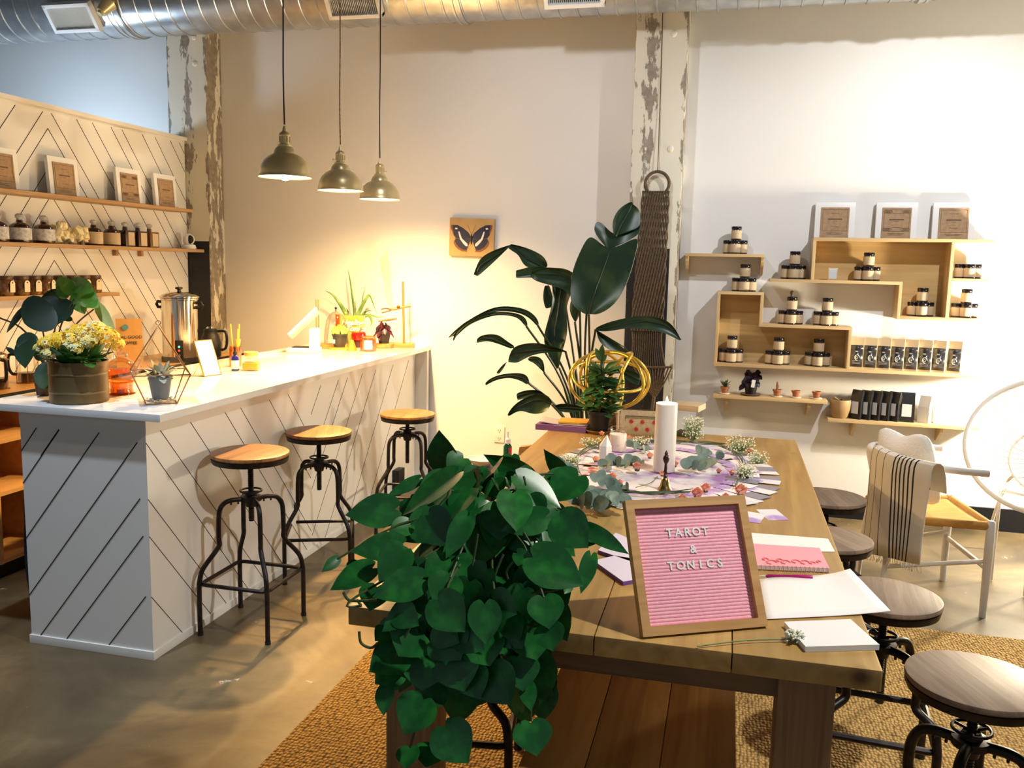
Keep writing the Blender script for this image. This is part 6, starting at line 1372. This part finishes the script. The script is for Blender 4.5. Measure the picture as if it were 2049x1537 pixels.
# ------------------------------------------------------------------ bird of paradise plant
t = thing('bird_of_paradise', 'tall bird of paradise plant with big dark leaves in front of the pillar', 'plant', (-.80, 5.32, 0))
pc = Vector((-.80, 5.32, 0))
MB().lathe([(0, 0), (.13, 0), (.14, .01), (.17, .30), (.175, .31), (.17, .32), (.155, .31), (.15, .28), (0, .27)], pc, 40).build('pot', mat('charcoal_planter', (0.03, 0.03, 0.032), 0.5), t, True)
o9 = (860, 380); s9 = 3.202; mb = MB(); st2 = MB()
def Q9(x, y, d): return at3(x, y, d, o9, s9)
def oleaf(rows_, d, bul=.04, dd=0.0, rib=True):
    """leaf blade from outline rows (left, midrib, right); the midrib is sunk, the blade waves a little"""
    g = []; n_ = len(rows_)
    for i, (l, m_, r_) in enumerate(rows_):
        di = d+dd*i/(n_-1); L_ = Q9(*l, di-bul*(.5+.5*math.sin(i*1.7))); Mv = Q9(*m_, di); Rv = Q9(*r_, di-bul*(.5+.5*math.cos(i*1.3)))
        g.append([L_, L_.lerp(Mv, .5)+FWD*bul*.35, Mv, Rv.lerp(Mv, .5)+FWD*bul*.35, Rv])
    mb.grid(g)
    if rib: st2.tube([v[2] - FWD*.003 for v in g], [.004*(1-i/n_)+.001 for i in range(n_)], 6)
# big upright leaf with torn left side
oleaf([((1000, 800), (1020, 800), (1080, 800)), ((890, 740), (1040, 710), (1190, 745)), ((900, 620), (1070, 620), (1270, 600)), ((905, 520), (1100, 540), (1310, 470)), ((965, 380), (1140, 430), (1335, 360)), ((1022, 273), (1150, 385), (1345, 290))], 5.05, .05)
oleaf([((1135, 375), (1150, 385), (1345, 290)), ((1060, 290), (1175, 330), (1350, 250)), ((1044, 235), (1185, 300), (1352, 200)), ((1080, 183), (1190, 300), (1350, 170))], 5.06, .04, rib=False)
oleaf([((1182, 300), (1192, 300), (1352, 240)), ((1160, 215), (1225, 230), (1356, 190)), ((1200, 125), (1265, 160), (1345, 125)), ((1270, 80), (1290, 110), (1320, 105)), ((1298, 75), (1302, 85), (1306, 95))], 5.05, .03)
# upper left arching leaf, with lobes
oleaf([((960, 560), (985, 640), (900, 700)), ((880, 500), (880, 560), (880, 640)), ((800, 500), (820, 540), (740, 605)), ((720, 490), (740, 540), (660, 580)), ((640, 530), (650, 535), (640, 545))], 5.15, .04)
oleaf([((760, 490), (740, 500), (700, 510)), ((740, 430), (680, 470), (600, 500)), ((690, 400), (620, 440), (575, 420)), ((625, 370), (570, 380), (540, 400)), ((515, 343), (510, 355), (495, 370))], 5.2, .03)
oleaf([((760, 490), (760, 530), (750, 580)), ((650, 485), (650, 530), (655, 560)), ((595, 508), (595, 540), (595, 566)), ((550, 512), (550, 540), (550, 568))], 5.17, .015, rib=False)
oleaf([((520, 350), (510, 360), (500, 375)), ((420, 380), (440, 410), (475, 400)), ((320, 430), (375, 450), (420, 455)), ((295, 500), (320, 490), (360, 510)), ((278, 545), (292, 548), (305, 558))], 5.1, .02)
# central drooping leaf
oleaf([((770, 560), (840, 540), (960, 600)), ((790, 640), (840, 640), (890, 680)), ((780, 760), (820, 770), (870, 800)), ((735, 900), (800, 900), (890, 880)), ((725, 980), (800, 1000), (870, 980)), ((760, 1060), (810, 1080), (840, 1060)), ((800, 1140), (815, 1150), (830, 1140))], 5.2, .03)
oleaf([((735, 610), (750, 610), (765, 605)), ((720, 690), (750, 690), (790, 680)), ((740, 765), (765, 760), (790, 750))], 5.28, .01, rib=False)
oleaf([((960, 600), (985, 620), (1010, 640)), ((900, 700), (950, 720), (1000, 720)), ((890, 780), (930, 800), (960, 800)), ((925, 840), (930, 845), (940, 845))], 5.22, .02, rib=False)
# left arching narrow leaves
oleaf([((700, 860), (692, 868), (685, 872)), ((690, 820), (665, 825), (640, 820)), ((630, 765), (600, 785), (580, 790)), ((530, 745), (520, 765), (515, 780)), ((420, 743), (410, 760), (420, 775)), ((300, 800), (310, 815), (320, 825)), ((170, 885), (190, 895), (215, 890)), ((110, 955), (130, 945), (150, 940))], 5.15, .02)
oleaf([((628, 870), (618, 872), (605, 868)), ((620, 820), (590, 830), (570, 820)), ((560, 785), (530, 800), (510, 805)), ((440, 778), (430, 795), (420, 800)), ((330, 795), (325, 815), (330, 830)), ((230, 840), (240, 860), (260, 860)), ((160, 900), (180, 915), (205, 905)), ((145, 972), (155, 965), (160, 945))], 5.05, .015)
# lower left leaves
oleaf([((875, 1030), (870, 1036), (850, 1040)), ((780, 1000), (740, 1020), (690, 1045)), ((690, 975), (640, 1030), (610, 1080)), ((590, 985), (560, 1040), (560, 1115)), ((525, 1010), (520, 1060), (515, 1105)), ((505, 1080), (503, 1090), (500, 1105))], 5.0, .03)
oleaf([((545, 1000), (540, 1012), (520, 1020)), ((480, 960), (465, 985), (450, 990)), ((440, 920), (400, 955), (380, 970)), ((335, 925), (335, 950), (350, 970)), ((300, 955), (300, 970), (295, 985))], 5.05, .02)
oleaf([((500, 1100), (490, 1110), (485, 1120)), ((470, 1115), (455, 1140), (470, 1150)), ((425, 1170), (430, 1178), (445, 1180))], 5.02, .01, rib=False)
oleaf([((735, 1175), (733, 1172), (725, 1165)), ((735, 1100), (710, 1110), (690, 1130)), ((700, 1065), (680, 1080), (660, 1105)), ((640, 1065), (625, 1085), (640, 1100))], 5.1, .02)
oleaf([((640, 1235), (635, 1240), (620, 1250)), ((625, 1180), (600, 1205), (590, 1225)), ((560, 1170), (530, 1190), (510, 1200)), ((450, 1180), (440, 1200), (440, 1215)), ((380, 1210), (385, 1225), (400, 1230)), ((353, 1240), (357, 1250), (355, 1256))], 5.0, .015)
oleaf([((785, 1360), (780, 1372), (770, 1390)), ((760, 1310), (720, 1345), (740, 1430)), ((680, 1300), (660, 1350), (660, 1445)), ((590, 1340), (590, 1380), (590, 1410)), ((530, 1385), (530, 1410), (540, 1430)), ((497, 1440), (500, 1448), (510, 1450))], 4.95, .03)
oleaf([((740, 1310), (738, 1315), (730, 1320)), ((690, 1275), (660, 1295), (650, 1320)), ((600, 1285), (590, 1310), (600, 1340)), ((555, 1305), (555, 1320), (560, 1350))], 5.05, .02)
# right leaf in front of the hanging, lower dark ones
oleaf([((1060, 885), (1062, 895), (1075, 905)), ((1130, 850), (1150, 880), (1150, 910)), ((1250, 820), (1260, 855), (1250, 885)), ((1370, 800), (1380, 840), (1370, 890)), ((1480, 815), (1490, 860), (1470, 905)), ((1560, 860), (1560, 900), (1540, 935)), ((1610, 960), (1612, 962), (1605, 968))], 5.1, .02)
oleaf([((1060, 890), (1062, 900), (1070, 910)), ((1100, 920), (1150, 950), (1080, 990)), ((1210, 980), (1250, 1010), (1200, 1050)), ((1300, 1080), (1310, 1090), (1290, 1100))], 5.3, .03)
oleaf([((800, 1380), (800, 1395), (810, 1410)), ((850, 1365), (870, 1395), (860, 1430)), ((930, 1375), (950, 1400), (940, 1425)), ((1000, 1400), (1002, 1410), (1000, 1415))], 5.1, .02)
oleaf([((1180, 1120), (1190, 1140), (1200, 1160)), ((1280, 1150), (1280, 1190), (1270, 1230)), ((1350, 1180), (1350, 1220), (1340, 1260))], 5.35, .02)
fo = mb.build('foliage', DGREEN, t, True, ang=180, thick=.0015); sb = fo.modifiers.new('sub', 'SUBSURF'); sb.levels = sb.render_levels = 2; sb.boundary_smooth = 'PRESERVE_CORNERS'
root9 = pc+Vector((0, 0, .26))
for (x, y, d, bend) in ((1020, 800, 5.05, .0), (960, 620, 5.15, .02), (840, 560, 5.2, .0), (692, 868, 5.15, -.05), (618, 872, 5.05, -.05), (870, 1036, 5.0, 0), (733, 1172, 5.1, -.03), (635, 1240, 5.0, -.04), (780, 1372, 4.98, 0), (1062, 895, 5.1, .03), (830, 1140, 5.2, 0), (930, 845, 5.22, 0), (1000, 1410, 5.1, 0), (1010, 700, 5.1, .02)):
    e = Q9(x, y, d); m_ = root9.lerp(e, .55)+Vector((bend*-1.0, 0, .08)); st2.tube(bez([root9+Vector((rr.uniform(-.05, .05), rr.uniform(-.05, .05), 0)), m_, e], 8), [.010]*8+[.007]*9, 7)
st2.build('stem', mat('dark_stalk', (0.018, 0.035, 0.014), 0.4), t, True)

# macrame hanging on the pillar
t = thing('macrame_hanging', 'long brown macrame wall hanging with a ring on the right pillar', 'wall hanging', (-.49, 5.72, .64))
ROPE = mat('brown_jute_cord', (0.095, 0.065, 0.04), 0.95, noise=(60, (0.13, 0.09, 0.055), 0.4, 0.6), bump=(120, 1.0, 0.006)); yv = 5.72
MB().tube([(-.485+.075*math.cos(a), yv, 2.13+.075*math.sin(a)) for a in [i*2*math.pi/36 for i in range(36)]], .010, 8, True).tube(bez([(-.50, 5.753, 3.3), (-.492, 5.75, 2.7), (-.486, yv+.01, 2.2)], 6), .003, 5).build('hanging_ring', ROPE, t, True)
mb = MB()
n_ = 22
for i in range(n_):
    u = i/(n_-1)-.5; pts = []
    for k in range(34):
        z = 2.085-.027*k; wd = .165+.035*(k/33); pts.append((-.490-.022*(k/33)+u*wd+.0035*math.sin(k*1.6+i*math.pi), yv+.004*math.cos(k*1.6+i*math.pi)-.008, z))
    mb.tube(pts, .0062, 5)
mb.build('woven_panel', ROPE, t, True)
mb = MB()
for i in range(16):
    u = i/15-.5; mb.tube(bez([(-.512+u*.19, yv, 1.19), (-.505+u*.185, yv-.006, 1.1), (-.50+u*.23, yv, .965)], 5), .003 if abs(u) < .45 else .006, 5)
mb.build('fringe', ROPE, t, True)
mb = MB()
for i in range(13):
    u = i/12-.5; mb.tube(bez([(-.465+u*.25, yv-.01, .965), (-.455+u*.15, yv-.012, .87), (-.445+u*.02, yv-.01, .77)], 5), .0055, 5)
mb.tube([(-.59, yv-.01, .967), (-.465, yv-.014, .96), (-.34, yv-.01, .967)], .008, 6); mb.tube([(-.445, yv-.01, .77), (-.455, yv-.005, .65)], .012, 6)
mb.build('knotted_cone', ROPE, t, True)

# ------------------------------------------------------------------ wishbone chair, throw, cushion
cw = Vector((.985, 4.585, 0)); rz = R(8); t = thing('wishbone_chair', 'white painted wishbone armchair with an orange woven cord seat', 'chair', cw, rz)
CHW = mat('white_chair_paint', (0.84, 0.83, 0.81), 0.4)
for s_ in (-1, 1):
    MB().tube([(.22, s_*.245, 0), (.22, s_*.245, .30), (.22, s_*.245, .458), (.22, s_*.245, .468)], [.0155, .020, .019, .012], 14).build('leg', CHW, t)
    MB().tube(bez([(-.235, s_*.18, 0), (-.215, s_*.185, .25), (-.19, s_*.19, .45), (-.15, s_*.235, .60), (-.02, s_*.262, .70)], 6), [.013]*6+[.018]*8+[.015]*11, 12).build('leg', CHW, t)
    MB().cyl((.22, s_*.235, .27), (-.21, s_*.18, .20), .011, n=10).build('stretcher', CHW, t)
MB().cyl((.22, -.235, .235), (.22, .235, .235), .012, n=10).build('stretcher', CHW, t); MB().cyl((-.21, -.18, .27), (-.21, .18, .27), .011, n=10).build('stretcher', CHW, t)
pts = bez([(.17, -.285, .70), (.05, -.28, .705), (-.10, -.25, .715), (-.22, -.15, .725), (-.26, 0, .73), (-.22, .15, .725), (-.10, .25, .715), (.05, .28, .705), (.17, .285, .70)], 6)
MB().tube(pts, .0165, 12).build('arm_rail', CHW, t)
MB().tube(bez([(-.215, 0, .42), (-.235, 0, .55), (-.25, -.05, .66), (-.252, -.09, .715)], 5), .010, 8, flat=1.6).tube(bez([(-.235, 0, .55), (-.25, .05, .66), (-.252, .09, .715)], 5), .010, 8, flat=1.6).build('backrest', CHW, t)
CORD = mat('orange_paper_cord', (0.62, 0.34, 0.09), 0.8, noise=(8, (0.55, 0.28, 0.06), 0.4, 0.6), bump=(10, 0.5, 0.003), stretch=(1, 18, 1))
g = []
for i in range(9):
    v = i/8; x = -.205+.425*v; hw = .185+.055*v
    g.append([Vector((x, -hw+2*hw*j/10, .442-.014*math.sin(math.pi*v)*math.sin(math.pi*j/10))) for j in range(11)])
mb = MB().grid(g); mb.tube([g[-1][0], g[-1][-1]], .016, 10).tube([g[0][0], g[0][-1]], .014, 10).tube([r_[0] for r_ in g], .014, 10).tube([r_[-1] for r_ in g], .014, 10)
mb.build('seat', CORD, t, thick=.012)
def Lc(x, y, z): return cw+Matrix.Rotation(rz, 3, 'Z') @ Vector((x, y, z))
# striped throw over the back rail
def throw_mat():
    m = bpy.data.materials.new('striped_linen'); m.use_nodes = True; nt = m.node_tree; b = nt.nodes['Principled BSDF']; b.inputs['Roughness'].default_value = 0.9
    at_ = nd(nt, 'ShaderNodeAttribute'); at_.attribute_name = 'across'; out = None
    for c_, h_ in ((.02, .006), (.17, .006), (.34, .006), (.52, .011), (.575, .010), (.63, .010), (.685, .010), (.74, .010), (.80, .010)):
        s_ = nd(nt, 'ShaderNodeMath', operation='SUBTRACT'); nt.links.new(at_.outputs['Fac'], s_.inputs[0]); s_.inputs[1].default_value = c_
        a_ = nd(nt, 'ShaderNodeMath', operation='ABSOLUTE'); nt.links.new(s_.outputs[0], a_.inputs[0]); l_ = nd(nt, 'ShaderNodeMath', operation='LESS_THAN'); nt.links.new(a_.outputs[0], l_.inputs[0]); l_.inputs[1].default_value = h_
        if out is None: out = l_.outputs[0]
        else:
            mx_ = nd(nt, 'ShaderNodeMath', operation='MAXIMUM'); nt.links.new(out, mx_.inputs[0]); nt.links.new(l_.outputs[0], mx_.inputs[1]); out = mx_.outputs[0]
    mx = nd(nt, 'ShaderNodeMixRGB'); mx.inputs[1].default_value = (0.80, 0.76, 0.68, 1); mx.inputs[2].default_value = (0.02, 0.018, 0.02, 1); nt.links.new(out, mx.inputs[0]); nt.links.new(mx.outputs[0], b.inputs['Base Color'])
    tc = nd(nt, 'ShaderNodeTexCoord'); n = nd(nt, 'ShaderNodeTexNoise'); n.inputs['Scale'].default_value = 220; nt.links.new(tc.outputs['Object'], n.inputs[0]); bp = nd(nt, 'ShaderNodeBump'); bp.inputs['Strength'].default_value = .4; bp.inputs['Distance'].default_value = .002
    nt.links.new(n.outputs['Fac'], bp.inputs['Height']); nt.links.new(bp.outputs[0], b.inputs['Normal']); return m
A = P(1747, 899, 2, .745); B_ = P(1868, 932, 2, .745); out_ = Vector((B_.y-A.y, -(B_.x-A.x), 0)).normalized()
if out_.dot(Vector((-1, -1, 0))) < 0: out_ = -out_
t = thing('striped_throw', 'cream linen throw with thin black stripes hanging over the chair back', 'throw', ((A.x+B_.x)/2, (A.y+B_.y)/2, .2))
NU = 40; rows = []; us = [i/NU for i in range(NU+1)]
prof_ = [(.075, .62), (.06, .70), (.045, .745), (.022, .762), (0, .764), (-.018, .755), (-.028, .73), (-.031, .68), (-.033, .6), (-.036, .5), (-.040, .4), (-.043, .3), (-.045, .235)]
for k, (o_, z_) in enumerate(prof_):
    row = []
    for u in us:
        bow = -.045*math.sin(math.pi*u)
        c_ = A.lerp(B_, u)+out_*(-o_-bow*0-0.02)+out_*(.045*math.sin(math.pi*u)*(1 if k < 8 else max(0, 1-(k-7)*.12))); sway = .008*math.sin(u*9+k*.5)*max(0, (k-6)/6)
        c_ = c_+out_*sway; c_.z = z_+(.05*u if k > 8 else -.012*u); row.append(c_)
    rows.append(row)
mb = MB().grid(rows); ob = mb.build('fabric', throw_mat(), t, True, thick=.003)
at_ = ob.data.attributes.new('across', 'FLOAT', 'POINT')
for i, v in enumerate(ob.data.vertices): at_.data[i].value = (i % (NU+1))/NU
mb = MB()
for i in range(46):
    c_ = rows[-1][0].lerp(rows[-1][-1], i/45); c_ = c_+out_*rr.uniform(-.003, .003); mb.tube([c_, c_+Vector((rr.uniform(-.006, .006), rr.uniform(-.004, .004), -.02)), c_+Vector((rr.uniform(-.01, .01), 0, -.04))], .0012, 4)
mb.build('fringe', mat('linen_fringe', (0.70, 0.62, 0.46), 0.9), t, True)
# cushion
cc = Lc(-.08, .02, .0); t = thing('fluffy_cushion', 'fluffy white cushion propped upright in the chair', 'cushion', (cc.x, cc.y, .46), rz+R(20))
bm = bmesh.new(); bmesh.ops.create_cube(bm, size=1.0); bmesh.ops.subdivide_edges(bm, edges=bm.edges[:], cuts=9, use_grid_fill=True)
r3 = random.Random(8)
for v in bm.verts:
    y, z, x = v.co.y*2, v.co.z*2, v.co.x*2
    k = (1-abs(y)**2.6)*(1-abs(z)**2.6); cr = 1-.13*(y*y*z*z)
    v.co = Vector((x*.5*(.03+.16*max(k, 0)**.55), y*.20*cr*(1-.05*(1-z*z)), z*.195*cr*(1-.06*(1-y*y))))
    if z > .3: v.co.z -= .045*math.exp(-((v.co.y-.01)/.07)**2)*(z-.3)/.7
    v.co += Vector((r3.uniform(-1, 1), r3.uniform(-1, 1), r3.uniform(-1, 1)))*.0025
for _ in range(4): bmesh.ops.smooth_vert(bm, verts=bm.verts[:], factor=.5, use_axis_x=True, use_axis_y=True, use_axis_z=True)
bm.transform(Matrix.Translation((0, 0, .20)) @ Matrix.Rotation(R(-14), 4, 'Y') @ Matrix.Rotation(R(-3), 4, 'X'))
m_ = MB(); m_.bm.free(); m_.bm = bm
for f_ in bm.faces: f_.smooth = True
FL = mat('fluffy_white', (0.92, 0.90, 0.87), 0.95, bump=(90, 0.6, 0.005), sheen=0.6); m_.build('cushion_body', FL, t, ang=180)

# wire lounge chair at the right edge
wc = Vector((1.67, 5.03, .73)); t = thing('wire_lounge_chair', 'white round wire lounge chair at the right edge of the photo', 'chair', (wc.x, wc.y, 0))
WW = mat('white_wire', (0.85, 0.82, 0.74), 0.35)
nrm = Vector((-.30, -.75, .60)).normalized(); ux = Vector((1, 0, 0)); ux = (ux-nrm*ux.dot(nrm)).normalized(); uy = nrm.cross(ux)
def rp(a, r_, d_): return wc+ux*(r_*math.cos(a))+uy*(r_*math.sin(a))-nrm*d_
NW = 48
MB().tube([rp(i*2*math.pi/NW, .40, 0) for i in range(NW)], .015, 10, True).build('rim', WW, t, True)
MB().tube([rp(i*2*math.pi/NW, .20, .19) for i in range(NW)], .007, 8, True).build('seat_ring', WW, t, True)
for i in range(36):
    a = i*2*math.pi/36; MB().tube(bez([rp(a, .40, 0), rp(a, .36, .08), rp(a, .28, .15), rp(a, .20, .19), rp(a, .05, .205)], 3), .003, 5).build('wire', WW, t, True)
for (x, y, tx, ty) in ((1.44, 4.98, 1.42, 4.93), (1.58, 4.86, 1.52, 4.72), (2.08, 4.95, 2.16, 4.80), (1.95, 5.4, 2.02, 5.52), (1.62, 5.35, 1.56, 5.50)):
    MB().tube(bez([(x, y, .48), (x+(tx-x)*.4, y+(ty-y)*.4, .44), (tx, ty, .18), (tx, ty, .006)], 5), .009, 8).build('leg', WW, t, True)
MB().tube([(1.44, 4.98, .48), (1.58, 4.86, .48), (2.08, 4.95, .48), (1.95, 5.4, .48), (1.62, 5.35, .48)], .008, 8, True).build('base_ring', WW, t, True)
